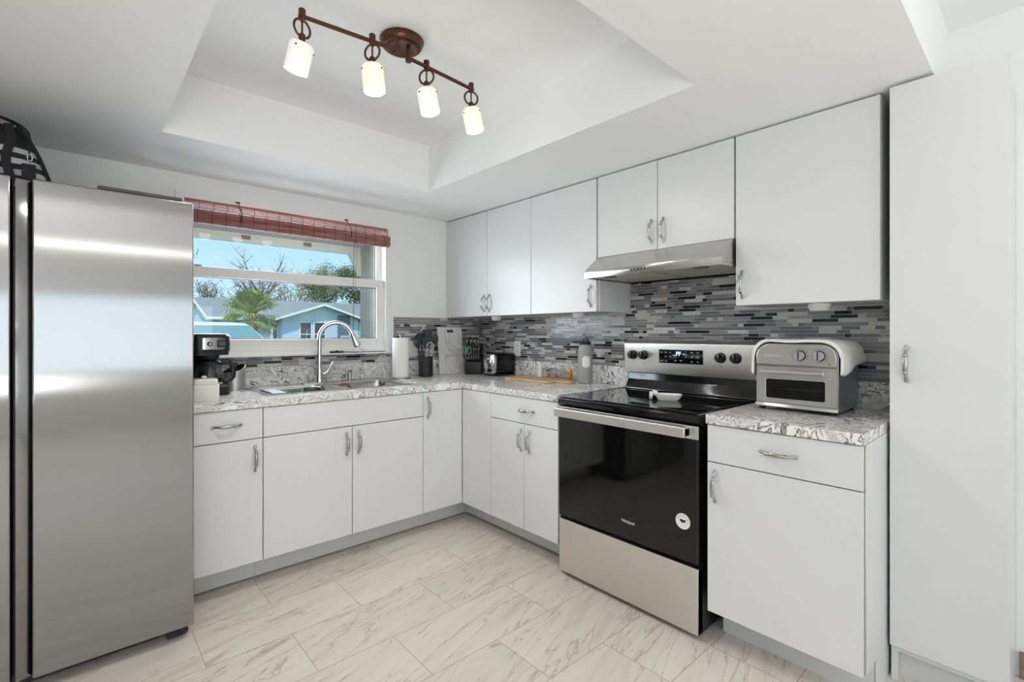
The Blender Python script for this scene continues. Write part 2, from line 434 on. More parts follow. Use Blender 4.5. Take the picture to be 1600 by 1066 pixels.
def handle(run, s, z, d, vertical, parent, L=.125):
    pts = [run(s+(0 if vertical else t*L/2), d+o, z+(t*L/2 if vertical else 0)) for t, o, a, c in HP]
    side = Vector(run(1, 0, 0))-Vector(run(0, 0, 0)) if vertical else (0, 0, 1)
    mb = MB(); mb.sweep(pts, [a for t, o, a, c in HP], [c for t, o, a, c in HP], side, 12)
    for t in (-.47, .47):
        c = run(s+(0 if vertical else t*L/2), d+.0238, z+(t*L/2 if vertical else 0))
        mb.ball(c, .0078, m=0, seg=12)
    obj('handle', mb, M_pewter, parent)
def front(name, run, s0, s1, d, z0, z1, parent, th=.018, hn=None):
    mb = MB(); run.box(mb, s0, s1, d-th, d, z0, z1, 0, .0022)
    o = obj(name, mb, M_cab, parent)
    if hn: handle(run, hn[0], hn[1], d, hn[2], o)
    return o
ZB0, ZB1, ZTOP = .134, .842, .8445
def base_cabinet(run, s0, s1, d, label, fronts, toe=True, closed_end=None, name='base_cabinet'):
    t = thing(name, label, 'cabinet', run((s0+s1)/2, d/2, 0))
    mb = MB(); f = d-.0195
    run.box(mb, s0+.0005, s0+.0165, .004, f, ZB0, ZTOP); run.box(mb, s1-.0165, s1-.0005, .004, f, ZB0, ZTOP)
    run.box(mb, s0+.0165, s1-.0165, .004, f, ZB0, ZB0+.016); run.box(mb, s0+.0165, s1-.0165, .004, .012, ZB0, ZTOP)
    run.box(mb, s0+.0165, s1-.0165, f-.018, f, ZTOP-.03, ZTOP)
    obj('body', mb, M_carc, t)
    if toe:
        mb = MB(); run.box(mb, s0+.0005, s1-.0005, .49, .506, 0.0, ZB0)
        if closed_end: run.box(mb, closed_end[0], closed_end[1], .49, .506, 0.0, ZB0)
        obj('toe_kick', mb, M_toe, t)
    for fr in fronts: front(fr[0], run, fr[1], fr[2], d, fr[3], fr[4], t, hn=fr[5] if len(fr) > 5 else None)
    return t
G = .0018
ZSP = .702
DB, DR = .648, .642
x3, x2, x1_, x0_ = -2.083, -1.7815, -1.3503, -.9216
base_cabinet(BACK, x3, x2, DB, 'white base cabinet with a drawer beside the steel refrigerator', [
    ('drawer', x3+G, x2-G, ZSP+G, ZB1, (-1.93, .775, False)), ('door', x3+G, x2-G, ZB0, ZSP-G, (-1.816, .612, True))])
base_cabinet(BACK, x2, x0_, DB, 'white double-door sink cabinet with a plain false front below the window', [
    ('false_front', x2+G, x0_-G, ZSP+G, ZB1), ('door', x2+G, x1_-G, ZB0, ZSP-G, (-1.383, .612, True)), ('door', x1_+G, x0_-G, ZB0, ZSP-G, (-1.318, .612, True))])
base_cabinet(BACK, x0_, -.645, DB, 'narrow white full-height-door base cabinet at the back corner', [
    ('door', x0_+G, -.6435, ZB0, ZB1, (-.892, .751, True))], closed_end=(-.6455, -.506))
yb0, yb1, yb2, yb3, yb4 = .9236, 1.2067, 1.4569, 2.2219, 2.7151
base_cabinet(RIGHT, .650, yb0, DR, 'plain white filler panel cabinet turning the corner, no handle', [('panel', .6495, yb0-G, ZB0, ZB1)], name='corner_cabinet', closed_end=(.507, .6505))
base_cabinet(RIGHT, yb0, yb2, DR, 'white cabinet with one drawer over two doors left of the range', [
    ('drawer', yb0+G, yb2-G, ZSP+G, ZB1, (1.228, .773, False)), ('door', yb0+G, yb1-G, ZB0, ZSP-G, (1.188, .612, True)), ('door', yb1+G, yb2-G, ZB0, ZSP-G, (1.252, .611, True))])
t = base_cabinet(RIGHT, yb3, yb4, DR, 'white cabinet with one drawer and one wide door under the toaster oven', [
    ('drawer', yb3+G, yb4-G, ZSP+G, ZB1, (2.473, .774, False)), ('door', yb3+G, yb4-G, ZB0, ZSP-G, (2.254, .613, True))])
mb = MB(); mb.prism([(-.6235, ZB0), (-.506, ZB0), (-.506, 0), (-.004, 0), (-.004, .8445), (-.6235, .8445)], -yb4, -yb4-.004, 'y'); obj('end_panel', mb, M_cab, t)

# worktops
t = thing('worktop', 'long L-shaped black and white swirled worktop holding the sink', 'worktop', (-.6, -.3, .845))
mb = MB(); Z0, Z1 = .8455, .881
for x0, x1, y0, y1 in ((-2.084, -1.715, -.655, -.002), (-.915, -.002, -.648, -.002), (-1.715, -.915, -.655, -.52), (-1.715, -.915, -.055, -.002), (-.915, -.648, -.655, -.648), (-.648, -.002, -1.4575, -.648)):
    mb.box(x0, x1, y0, y1, Z0, Z1)
obj('slab', mb, M_marble, t)
mb = MB(); mb.box(-2.084, -.022, -.022, -.002, Z1, .990, bev=.002); mb.box(-.022, -.002, -1.4575, -.002, Z1, .990, bev=.002)
obj('upstand', mb, M_marble, t)
t = thing('worktop', 'short black and white swirled worktop right of the range', 'worktop', (-.33, -2.47, .845))
mb = MB(); mb.box(-.650, -.002, -2.7185, -2.2195, Z0, Z1, bev=.0025); obj('slab', mb, M_marble, t)
mb = MB(); mb.box(-.022, -.002, -2.7185, -2.2195, Z1, .990, bev=.002); obj('upstand', mb, M_marble, t)

# wall cabinets
DU, ZU0, ZU1, ZH = .317, 1.307, 2.034, 1.599
yu = [.002, .492, .9276, 1.4444, 1.8122, 2.1857, 2.6965]
def wall_cabinet(s0, s1, z0, label, doors):
    t = thing('wall_cabinet', label, 'cabinet', RIGHT((s0+s1)/2, .15, z0))
    mb = MB(); RIGHT.box(mb, s0+.0005, s1-.0005, .002, DU-.0195, z0+.001, ZU1-.004); obj('body', mb, M_carc, t)
    for a, c, hn in doors: front('door', RIGHT, a+G, c-G, DU, z0, ZU1, t, hn=hn)
    return t
wall_cabinet(yu[0], yu[2], ZU0, 'white double-door wall cabinet in the corner beside the window wall', [(yu[0], yu[1], (.460, 1.395, True)), (yu[1], yu[2], (.519, 1.395, True))])
t = wall_cabinet(yu[2], yu[3], ZU0, 'white single-door wall cabinet directly left of the range hood', [(yu[2], yu[3]-.004, (1.402, 1.394, True))])
mb = MB(); mb.box(-.298, -.008, -1.4446, -1.4470, ZU0+.001, ZH-.002); obj('side_panel', mb, M_cab, t)
wall_cabinet(yu[3]+.003, yu[5], ZH, 'short white double-door wall cabinet above the range hood', [(yu[3]+.003, yu[4], (1.780, 1.689, True)), (yu[4], yu[5]-.002, (1.845, 1.689, True))])
t = wall_cabinet(yu[5]+.003, yu[6], ZU0, 'large white single-door wall cabinet above the toaster oven', [(yu[5]+.003, yu[6], (2.219, 1.396, True))])
# pantry
t = thing('pantry_cabinet', 'tall white single-door pantry cabinet reaching the dropped ceiling', 'cabinet', (-.18, -2.87, 0))
mb = MB(); mb.box(-.335, -.004, -3.014, -2.998, .0, 2.026); mb.box(-.335, -.004, -2.746, -2.729, .0, 2.026)
mb.box(-.335, -.004, -2.998, -2.746, 2.01, 2.026); mb.box(-.335, -.004, -2.998, -2.746, .10, .116); mb.box(-.014, -.004, -2.998, -2.746, .116, 2.01)
obj('body', mb, M_cab, t)
mb = MB(); mb.box(-.29, -.276, -2.9975, -2.7465, 0, .0995); obj('toe_kick', mb, M_toe, t)
front('door', RIGHT, 2.7275, 3.0155, .355, .122, 2.030, t, hn=(2.773, 1.086, True))

# under-cabinet puck lights and outlets
def puck(y, w, label):
    t = thing('under_cabinet_light', label, 'light', (-.2, y, 1.3075), 'puck lights under the wall cabinets')
    mb = MB(); mb.lathe([(0, 0), (w, 0), (w, -.01), (w*.98, -.012), (0, -.012)], 28, 0, Matrix.Translation((-.2, y, 1.3075))); obj('mount', mb, M_white, t)
    mb = MB(); mb.lathe([(w*.94, -.012), (w*.9, -.022), (w*.75, -.029), (0, -.030)], 28, 0, Matrix.Translation((-.2, y, 1.3075))); obj('lens', mb, mat('frosted_lens', (225, 226, 226), .3), t)
puck(-.453, .036, 'small white puck light under the corner wall cabinet')
puck(-1.214, .036, 'small white puck light under the cabinet left of the hood')
puck(-2.473, .040, 'white puck light under the big cabinet above the toaster oven')
def outlet(run, s, z, label):
    t = thing('wall_outlet', label, 'outlet', run(s, .006, z))
    mb = MB(); run.box(mb, s-.036, s+.036, .0072, .0125, z-.057, z+.057, 0, .002); obj('plate', mb, M_white, t)
    mb = MB()
    for dz in (-.02, .02):
        run.box(mb, s-.017, s+.017, .0126, .0140, z+dz-.014, z+dz+.014, 0, .0006)
        for ds in (-.006, .006): run.box(mb, s+ds-.001, s+ds+.001, .0141, .0143, z+dz-.004, z+dz+.006, 1)
    obj('socket', mb, [M_white, M_black], t)
outlet(RIGHT, .468, 1.075, 'white double wall outlet behind the black toaster')
outlet(BACK, -.617, 1.075, 'white wall outlet behind the black utensil crock')

# ---------------------------------------------------------------- refrigerator
t = thing('refrigerator', 'tall stainless steel side-by-side refrigerator', 'refrigerator', (-2.53, -.45, 0))
FX0, FX1, FY = -2.985, -2.094, -.86
mb = MB(); mb.box(FX0, FX1, -.80, -.06, .055, 1.668, bev=.006); mb.box(FX0+.01, FX1-.01, -.765, -.70, .012, .055)
obj('body', mb, M_dark, t)
for x in (FX0+.05, FX1-.05):
    for y, h in ((-.74, .03), (-.12, .055)):
        mb = MB(); mb.cyl((x, y, 0), (x, y, h), .018, seg=16); obj('foot', mb, M_black, t)
mb = MB(); mb.box(FX1-.075, FX1-.012, -.835, -.766, .012, .046, bev=.004); mb.cyl((FX1-.02, -.838, .03), (FX1-.02, -.80, .03), .014, seg=16); obj('lower_hinge', mb, M_black, t)
mb = MB(); mb.box(FX0+.05, FX1-.09, -.79, -.766, .010, .050, bev=.003); obj('toe_grille', mb, mat('grille_black', (30, 31, 35), .45), t)
def fdoor(x0, x1, gx0, gx1, deep_right):
    mb = MB(); mb.box(x0, x1, FY, -.803, .0507, 1.697, bev=.0045, seg=3)
    d = obj('door', mb, M_fridge, t)
    mb = MB(); y0, y1 = (-.857, -.842) if deep_right else (-.842, -.857)
    mb.prism([(gx0, y0), (gx1, y1), (gx1, -.805), (gx0, -.805)], .056, 1.692, 'z', bev=.001)
    obj('handle_recess', mb, M_fridge, d); return d
d = fdoor(-2.535, -2.086, -2.574, -2.5365, True)
mb = MB(); mb.text('SAMSUNG', .0125, Matrix.Translation((-2.128, FY-.0004, 1.672)) @ Matrix.Rotation(R(90), 4, 'X'), .0002, 0, 1.15); obj('badge', mb, mat('badge_grey', (150, 148, 146), .4), d)
mb = MB(); mb.box(-2.989, -2.585, FY, -.803, .0507, 1.697, bev=.0045, seg=3); obj('door', mb, M_fridge, t)
mb = MB(); mb.box(-2.584, -2.575, -.815, -.803, .06, 1.66, bev=.002); obj('gasket', mb, M_black, t)
mb = MB(); mb.box(-2.372, -2.122, -.852, -.72, 1.699, 1.7115, bev=.002); obj('hinge_cover', mb, mat('brown_black_plastic', (70, 62, 58), .5), t)

# tote bag and bowl on the refrigerator
M_sheer = mat('sheer_grey_mesh', (168, 168, 176), .7); M_web = mat('black_webbing', (19, 19, 22), .8)
t = thing('tote_bag', 'black striped sheer tote bag standing on the refrigerator', 'bag', (-2.66, -.64, 1.668))
mb = MB()
def bagx(w): return .187-.072*w-.030*w**5
def bag_ring(w, n=28):
    z = 1.669+.245*w; hx = bagx(w); hy = .11-.075*w
    return [(-2.664+hx*math.copysign(abs(math.cos(a))**.6, math.cos(a)), -.64+hy*math.copysign(abs(math.sin(a))**.8, math.sin(a))+.012*math.sin(3*a+w*4), z) for a in [2*math.pi*k/n for k in range(n)]]
NB = 24
V = []; F = []; m = []
rs = [bag_ring(k/NB) for k in range(NB+1)]
for r in rs: V += r
for k in range(NB):
    for i in range(28):
        j = (i+1) % 28; F.append((k*28+i, k*28+j, (k+1)*28+j, (k+1)*28+i)); m.append(1 if (k % 4 in (0, 1) or k > 17) else 0)
mb.v = [Vector(v) for v in V]; mb.f = F; mb.m = m
mb.raw(rs[0], [tuple(range(28))], 1)
obj('shell', mb, [M_sheer, M_web], t)
mb = MB()
for x in (-2.60, -2.72):                                 # vertical webbing on the front
    mb.sweep([(x+.006*math.sin(k), -.64-(.11-.075*k/10)-.006-(.004 if k < 8 else 0), 1.672+.245*k/10) for k in range(11)], .012, .002, (1, 0, 0), 8)
mb.sweep([(-2.664+bagx(k/10)-.004, -.70+.04*k/10, 1.671+.245*k/10) for k in range(11)], .006, .006, None, 8)
obj('webbing', mb, M_web, t)
for y, hgt in ((-.685, .035), (-.60, .05)):
    mb = MB(); mb.sweep([(-2.664+.115*math.cos(R(a)), y, 1.885+hgt*1.5*math.sin(R(a))) for a in range(-12, 193, 12)], .010, .0022, (0, 1, 0), 8); obj('strap', mb, M_web, t)
mb = MB(); mb.sweep([(-2.55, -.742, 1.84), (-2.547, -.752, 1.80), (-2.546, -.756, 1.775)], .0025, seg=6); mb.box(-2.566, -2.530, -.764, -.754, 1.712, 1.768, bev=.004)
obj('luggage_tag', mb, M_web, t)
mb = MB(); mb.sweep([(-2.546+.006*math.cos(R(a)), -.757, 1.79+.012*math.sin(R(a))) for a in range(0, 360, 30)], .0018, seg=6, closed=True); obj('clip', mb, M_chrome, t)
mb = MB(); T = Matrix.Translation((-2.505, -.42, 1.6685))
mb.lathe([(0, 0), (.05, 0), (.06, .006), (.095, .05), (.112, .085), (.114, .085), (.098, .048), (.062, .01), (0, .008)], 40, 0, T)
obj('bowl', mb, M_clear, None, (-2.505, -.42, 1.6685), 'clear glass bowl standing behind the tote bag on the refrigerator', 'bowl')

# ---------------------------------------------------------------- range hood
t = thing('range_hood', 'stainless under-cabinet range hood above the cooking range', 'range hood', (-.22, -1.815, 1.475))
y0, y1 = -2.1825, -1.4495
mb = MB(); n = MB()
out = [(-.004, 1.597), (-.322, 1.597), (-.432, 1.513), (-.432, 1.476), (-.424, 1.476), (-.424, 1.489), (-.004, 1.489)]
mb.prism(out, y0, y1, 'y', bev=.0012)
mb.box(-.424, -.004, y0, y0+.008, 1.476, 1.4885); mb.box(-.424, -.004, y1-.008, y1, 1.476, 1.4885); mb.box(-.012, -.004, y0+.008, y1-.008, 1.476, 1.4885)
obj('body', mb, M_hood, t)
for a, c in ((y0+.02, -1.83), (-1.81, y1-.02)):
    mb = MB(); mb.box(-.40, -.03, a, c, 1.482, 1.4885, bev=.001); obj('filter', mb, mat('filter_aluminium', (214, 208, 200), .45, .6), t)
for y in (-2.06, -1.57):
    mb = MB(); mb.lathe([(0, 0), (.028, 0), (.026, -.006), (0, -.007)], 24, 0, Matrix.Translation((-.37, y, 1.4819)) @ Matrix.Diagonal((1, 1.3, 1, 1))); obj('lamp', mb, mat('lamp_lens_dark', (90, 84, 76), .3), t)
for k in range(5):
    y = -1.742-.0195*k
    mb = MB(); mb.cyl((-.4325, y, 1.4945), (-.437, y, 1.4945), .0076, .0066, 20, 0); mb.cyl((-.437, y, 1.4945), (-.4378, y, 1.4945), .0046, seg=16, m=1); obj('button', mb, [M_chrome, M_black], t)

# ---------------------------------------------------------------- range
t = thing('range', 'freestanding stainless and black glass-top electric range', 'oven', (-.33, -1.83, 0))
ry0, ry1, RX = -2.194, -1.470, -.650
mb = MB(); mb.box(-.612, -.012, ry0+.004, ry1-.004, .02, .838, bev=.003)
obj('body', mb, mat('range_black_side', (24, 24, 27), .3), t)
for x in (-.57, -.06):
    for y in (ry0+.05, ry1-.05):
        mb = MB(); mb.cyl((x, y, 0), (x, y, .0195), .016, seg=14); obj('foot', mb, M_black, t)
mb = MB(); mb.prism([(-.655, .842), (-.640, .8385), (-.045, .8385), (-.045, .872), (-.640, .872), (-.653, .867)], ry0, ry1, 'y', bev=.002)
ct = obj('cooktop', mb, M_blackgloss, t)
mb = MB(); mb.box(-.632, -.105, ry0+.018, ry1-.018, .8722, .8768, bev=.0018); obj('glass_surface', mb, mat('black_ceramic_glass', (7, 7, 9), .035), ct)
M_ring = mat('burner_grey', (42, 42, 45), .2)
for (x, y, r) in ((-.48, -1.66, .10), (-.48, -2.02, .115), (-.24, -1.66, .075), (-.24, -2.02, .09)):
    mb = MB(); mb.rings([[(x+rr*math.cos(2*math.pi*k/64), y+rr*math.sin(2*math.pi*k/64), .87695) for k in range(64)] for rr in (r, r-.0015)], 0, False, False)
    obj('burner_mark', mb, M_ring, ct)
# backguard: black riser, steel control panel
mb = MB(); mb.prism([(-.100, .8725), (-.012, .8725), (-.012, 1.09), (-.075, 1.09), (-.062, .985), (-.070, .93), (-.098, .885)], ry0+.004, ry1-.004, 'y', bev=.003)
obj('riser', mb, M_blackgloss, t)
mb = MB(); mb.box(-.104, -.093, ry0+.01, ry1-.01, .8785, .884, bev=.002); obj('trim_rail', mb, mat('dark_chrome', (120, 120, 124), .15, 1), t)
PX = -.092
mb = MB(); mb.prism([(PX+.004, .968), (-.0155, .968), (-.0155, 1.150), (-.058, 1.150), (-.078, 1.146), (PX-.001, 1.132)], ry0+.002, ry1+.008, 'y', bev=.004)
bgp = obj('control_panel', mb, M_steel, t)
def px(z): return PX+.004-.005*(z-.968)/.164-.0006      # face of the panel at height z
mb = MB(); za, zb = 1.030, 1.101
mb.prism([(px(za), za), (px(za)-.0015, za), (px(zb)-.0015, zb), (px(zb), zb)], -1.932, -1.686, 'y'); mb.prism([(px(za-.003)+.0003, za-.003), (px(za-.003)-.0006, za-.003), (px(zb+.003)-.0006, zb+.003), (px(zb+.003)+.0003, zb+.003)], -1.935, -1.683, 'y', 1)
dsp = obj('display', mb, [mat('display_black', (12, 13, 18), .12), mat('display_rim', (222, 221, 218), .3)], bgp)
FACE = Matrix(((0, 0, -1, 0), (-1, 0, 0, 0), (0, 1, 0, 0), (0, 0, 0, 1)))       # text plane facing -x
mb = MB(); mb.text('PF', .030, Matrix.Translation((px(1.08)-.0024, -1.800, 1.080)) @ FACE, .0003); obj('digits', mb, mat('digit_glow', (120, 170, 255), .5, emit=(150, 190, 255), es=3), dsp)
M_leg = mat('legend_grey', (176, 178, 184), .5)
for (yy, zz, w) in ((-1.70, 1.088, .014), (-1.726, 1.088, .012), (-1.752, 1.088, .011), (-1.726, 1.066, .011), (-1.752, 1.066, .010), (-1.700, 1.043, .018), (-1.728, 1.043, .011), (-1.782, 1.046, .014), (-1.812, 1.047, .014),
                    (-1.84, 1.092, .006), (-1.84, 1.078, .016), (-1.84, 1.066, .006), (-1.872, 1.090, .013), (-1.905, 1.090, .012), (-1.872, 1.067, .011), (-1.905, 1.067, .011), (-1.872, 1.043, .011), (-1.905, 1.043, .010)):
    mb = MB(); x_ = px(zz)-.0021
    mb.box(x_, x_+.0005, yy-w/2, yy+w/2, zz-.0014, zz+.0014); mb.box(x_, x_+.0005, yy-w/2, yy-w/2+.0012, zz-.0048, zz-.0014); mb.box(x_, x_+.0005, yy-w/2, yy+w/2*.6, zz-.0048, zz-.0034); obj('key_legend', mb, M_leg, dsp)
for y in (-1.522, -1.592, -2.022, -2.096):
    z = 1.068; x = px(z)
    mb = MB(); mb.cyl((x, y, z), (x-.006, y, z), .0262, .0255, 32); mb.cyl((x-.006, y, z), (x-.026, y, z), .0235, .0205, 32)
    mb.box(x-.034, x-.022, y-.0058, y+.0058, z-.0215, z+.0215, bev=.002)
    mb.box(x-.0345, x-.034, y-.001, y+.001, z+.004, z+.019, 1)
    obj('knob', mb, [M_black, M_white], bgp)
M_mark = mat('mark_grey', (120, 120, 120), .5)
for y in (-1.522, -1.592, -2.022, -2.096):
    for zz, w in ((1.1095, .003), (1.0251, .005)):
        mb = MB(); mb.box(px(zz)-.0004, px(zz)-.0001, y-w, y+w, zz-.001, zz+.001); obj('dial_mark', mb, M_mark, bgp)
# oven door
mb = MB(); mb.box(RX, -.6125, ry0, ry1, .2935, .829, bev=.003); dr = obj('oven_door', mb, mat('oven_black_glass', (10, 9, 9), .06), t)
mb = MB(); mb.box(RX-.004, RX-.0003, ry0, ry1, .7775, .829, bev=.0015); obj('steel_band', mb, M_steel, dr)
mb = MB(); mb.box(RX-.046, RX-.034, ry0+.036, ry1-.004, .7845, .826, bev=.0045, seg=3); mb.box(RX-.040, RX-.0042, ry0+.036, ry0+.058, .790, .821, bev=.002); mb.box(RX-.040, RX-.0042, ry1-.026, ry1-.004, .790, .821, bev=.002); obj('handle', mb, M_steel, dr)
mb = MB(); mb.box(RX-.0009, RX-.0002, ry0+.006, ry0+.009, .297, .776); obj('edge_trim', mb, mat('graphite', (70, 70, 76), .3, .6), dr)
mb = MB(); mb.text('Whirlpool', .0175, Matrix.Translation((RX-.0006, -1.872, .370)) @ FACE, .0003, 0, .92); obj('logo', mb, mat('logo_silver', (222, 222, 222), .4), dr)
mb = MB(); C0 = Vector((RX-.0004, -2.128, .4475)); rad = .031
mb.cyl(C0, C0-Vector((.0004, 0, 0)), rad, seg=48)
mb.rings([[(C0.x-.0006, C0.y-r_*math.cos(2*math.pi*k/48), C0.z+r_*math.sin(2*math.pi*k/48)) for k in range(48)] for r_ in (.0190, .0184)], 1, False, False)
for k, ch in enumerate('AMERICA'):
    a = R(158-k*26.5)
    mb.text(ch, .0092, Matrix.Translation((C0.x-.0007, C0.y-.0243*math.cos(a), C0.z+.0243*math.sin(a))) @ FACE @ Matrix.Rotation(a-math.pi/2, 4, 'Z'), .0001, 1)
blob = [(-.014, .007), (-.006, .009), (.002, .007), (.010, .0065), (.014, .010), (.0145, .004), (.011, -.001), (.0115, -.009), (.0085, -.0045), (.002, -.0048), (.000, -.0095), (-.004, -.0055), (-.0125, -.002)]
mb.prism([(C0.y-u*.9, C0.z+v*.9) for u, v in blob], C0.x-.0008, C0.x-.0005, 'x', 1)
obj('sticker', mb, [M_white, mat('sticker_ink', (34, 36, 44), .6)], dr)
mb = MB(); mb.box(RX-.002, -.6125, ry0+.002, ry1-.002, .022, .279, bev=.003); obj('drawer', mb, M_steel, t)
# spoon rest on the glass
t = thing('spoon_rest', 'white ceramic spoon rest with a round holed end on the cooktop', 'spoon rest', (-.40, -1.86, .8768))
mb = MB(); T = Matrix.Translation((-.395, -1.868, .8772)) @ Matrix.Rotation(R(-62), 4, 'Z')
ring = []
for (hw, z, x0, x1) in ((.026, 0, -.005, .085), (.034, .014, -.012, .098), (.038, .028, -.016, .104), (.035, .028, -.013, .100), (.030, .014, -.008, .092), (.022, .004, .0, .08)):
    ring.append([(x, y, zz+(.004*max(0, -x/.02))) for x, y, zz in rrect(x0, x1, -hw, hw, z, min(hw*.8, .03), 6)])
mb.rings(ring, 0, True, True, T)
obj('bowl', mb, M_ceramic, t)
mb = MB(); T2 = T @ Matrix.Translation((-.036, -.004, .019)) @ Matrix.Rotation(R(62), 4, 'Z') @ Matrix.Rotation(R(40), 4, 'Z') @ Matrix.Rotation(R(90), 4, 'X')
mb.lathe([(.0045, -.004), (.019, -.005), (.0195, 0), (.019, .005), (.0045, .004), (.0045, -.004)], 32, 0, T2)
mb.sweep([T @ Vector(p) for p in ((-.030, 0, .034), (-.02, 0, .031), (-.008, 0, .027))], .012, .004, None, 10)
obj('handle', mb, M_ceramic, t)

# ---------------------------------------------------------------- toaster oven and towel
t = thing('toaster_oven', 'stainless toaster oven with two dials on the right worktop', 'toaster oven', (-.21, -2.43, .881))
ty0_, ty1_, TX = -2.578, -2.289, -.352
mb = MB()
def shell(y0, y1, z0, z1, r, n=8):
    return [(y0, z0), (y1, z0)]+[(y1-r+r*math.cos(R(90*k/n)), z1-r+r*math.sin(R(90*k/n))) for k in range(n+1)]+[(y0+r-r*math.sin(R(90*k/n)), z1-r+r*math.cos(R(90*k/n))) for k in range(n+1)]
mb.prism(shell(ty0_, ty1_, .895, 1.150, .055), TX, -.085, 'x', bev=.003)
obj('body', mb, mat('oven_side_grey', (150, 152, 158), .34, .85), t)
mb = MB(); mb.prism(shell(ty0_+.004, ty1_-.004, 1.063, 1.146, .05), TX-.010, TX-.0005, 'x', bev=.003); pn = obj('control_panel', mb, M_oven, t)
for y in (-2.4535, -2.5185):
    mb = MB(); x = TX-.0102
    mb.cyl((x, y, 1.103), (x-.004, y, 1.103), .021, .0205, 32, 1); mb.cyl((x-.004, y, 1.103), (x-.022, y, 1.103), .0185, .0172, 32); mb.box(x-.0228, x-.0221, y-.002, y+.002, 1.088, 1.119, 1)
    obj('dial', mb, [mat('dial_silver', (196, 196, 200), .25, .9), M_black], pn)
M_ink = mat('ink_dark', (50, 50, 54), .5)
for y in (-2.4535, -2.5185):
    mb = MB(); mb.lathe([(.0268, 0), (.0272, 0), (.0272, .0004), (.0268, .0004), (.0268, 0)], 32, 0, Matrix.Translation((TX-.0102, y, 1.103)) @ Matrix.Rotation(R(-90), 4, 'Y'))
    for a in range(-30, 211, 30): mb.box(TX-.0106, TX-.0101, y+.0265*math.cos(R(a))-.0013, y+.0265*math.cos(R(a))+.0013, 1.103+.0265*math.sin(R(a))-.0013, 1.103+.0265*math.sin(R(a))+.0013)
    obj('dial_scale', mb, M_ink, pn)
mb = MB(); mb.cyl((TX-.0102, -2.552, 1.073), (TX-.0108, -2.552, 1.073), .0028, seg=12); obj('indicator', mb, M_ink, pn)
mb = MB(); mb.text('Cuisinart', .0175, Matrix.Translation((TX-.0104, -2.358, 1.100)) @ FACE, .0001, 0, 1.1); obj('logo', mb, mat('logo_faint', (226, 224, 220), .6), pn)
mb = MB(); TD = TX-.006
mb2 = MB(); outer = rrect(ty0_+.004, ty1_-.004, .912, 1.056, 0, .006, 5); inner = rrect(-2.540, -2.327, .928, 1.010, 0, .008, 5)
def px2(r, x): return [(x, p[0], p[1]) for p in r]
mb.rings([px2(outer, TX-.0005), px2(outer, TD), px2(inner, TD), px2(inner, TX-.0005)], 0, False, False)
dd = obj('door', mb, M_oven, t)
mb = MB(); i2 = rrect(-2.537, -2.330, .931, 1.007, 0, .007, 5); mb.rings([px2(inner, TD-.0004), px2(inner, TD-.0018), px2(i2, TD-.0018), px2(i2, TD+.002)], 0, False, False); obj('window_rim', mb, M_chrome, dd)
mb = MB(); mb.box(TX-.0035, TX-.0025, -2.539, -2.328, .929, 1.009, 0); obj('glass', mb, glass('oven_window', (120, 118, 116)), dd)
mb = MB(); mb.box(TX-.0022, TX-.0012, -2.541, -2.326, .927, 1.011, 0); obj('dark_cavity', mb, mat('cavity', (46, 44, 43), .5), dd)
mb = MB(); mb.box(TX-.0024, TX-.0022, -2.530, -2.338, .944, .972); 
for k in range(26): mb.box(TX-.0028, TX-.0024, -2.530+.0074*k, -2.5278+.0074*k, .944, .966, 1)
mb.box(TX-.0029, TX-.0024, -2.530, -2.338, .967, .972, 2); obj('basket', mb, [mat('basket_grey', (120, 116, 110), .5, .5), mat('basket_gap', (52, 50, 48), .6), mat('basket_rim', (176, 166, 152), .35, .7)], dd)
mb = MB(); mb.cyl((TD-.026, -2.317, 1.037), (TD-.026, -2.536, 1.037), .0075, seg=16)
for y in (-2.328, -2.526): mb.box(TD-.026, TD-.0002, y-.007, y+.007, 1.031, 1.043, bev=.002)
obj('handle', mb, M_chrome, dd)
mb = MB(); mb.prism([(TX-.012, .897), (TX-.0005, .897), (TX-.0005, .909), (TX-.006, .910)], ty0_, ty1_, 'y', bev=.001); obj('base_rail', mb, M_oven, t)
mb = MB()
for k in range(3):
    for z in (.945, .955, .965): mb.cyl((-.305+.006*k*0, ty0_+.0002, z), (-.305, ty0_-.0006, z), .0018, seg=8)
obj('vent', mb, M_white, t)
for x in (-.335, -.11):
    for y in (ty0_+.02, ty1_-.02):
        mb = MB(); mb.cyl((x, y, .8812), (x, y, .8955), .010, .012, 14); obj('foot', mb, M_black, t)
# folded towel over the top
M_towel = speck('white_towel', (222, 220, 214), (236, 234, 228), 500, .9)
mb = MB(); nU, nV = 44, 26; V = []
def tow(u, v, th):
    # u across the oven (0 left .. 1 right), v front to back
    rnd = math.sin(u*23)*.0012+math.sin(v*17+u*9)*.0012
    x = TX-.0115+.31*v+.006*math.sin(u*9)*(1-v)
    yl, yr, zt, r = ty1_+.0035+th, ty0_-.0035-th, 1.1535+th, .058
    sideL, sideR = .075+.012*math.sin(v*5), .045+.018*math.sin(v*4+1)
    arc = r*math.pi/2; top = (yl-yr)-2*r; Lt = sideL+arc+top+arc+sideR; d = u*Lt
    if d < sideL: y, z = yl+.004*math.sin(v*9)+.002, zt-r-(sideL-d)
    elif d < sideL+arc: a = (d-sideL)/r; y, z = yl-r+r*math.cos(a), zt-r+r*math.sin(a)
    elif d < sideL+arc+top: y, z = yl-r-(d-sideL-arc), zt
    elif d < sideL+2*arc+top: a = (d-sideL-arc-top)/r; y, z = yr+r-r*math.sin(a), zt-r+r*math.cos(a)
    else: y, z = yr-.004-.004*math.sin(v*8), zt-r-(d-sideL-2*arc-top)
    return (x, y, z+rnd)
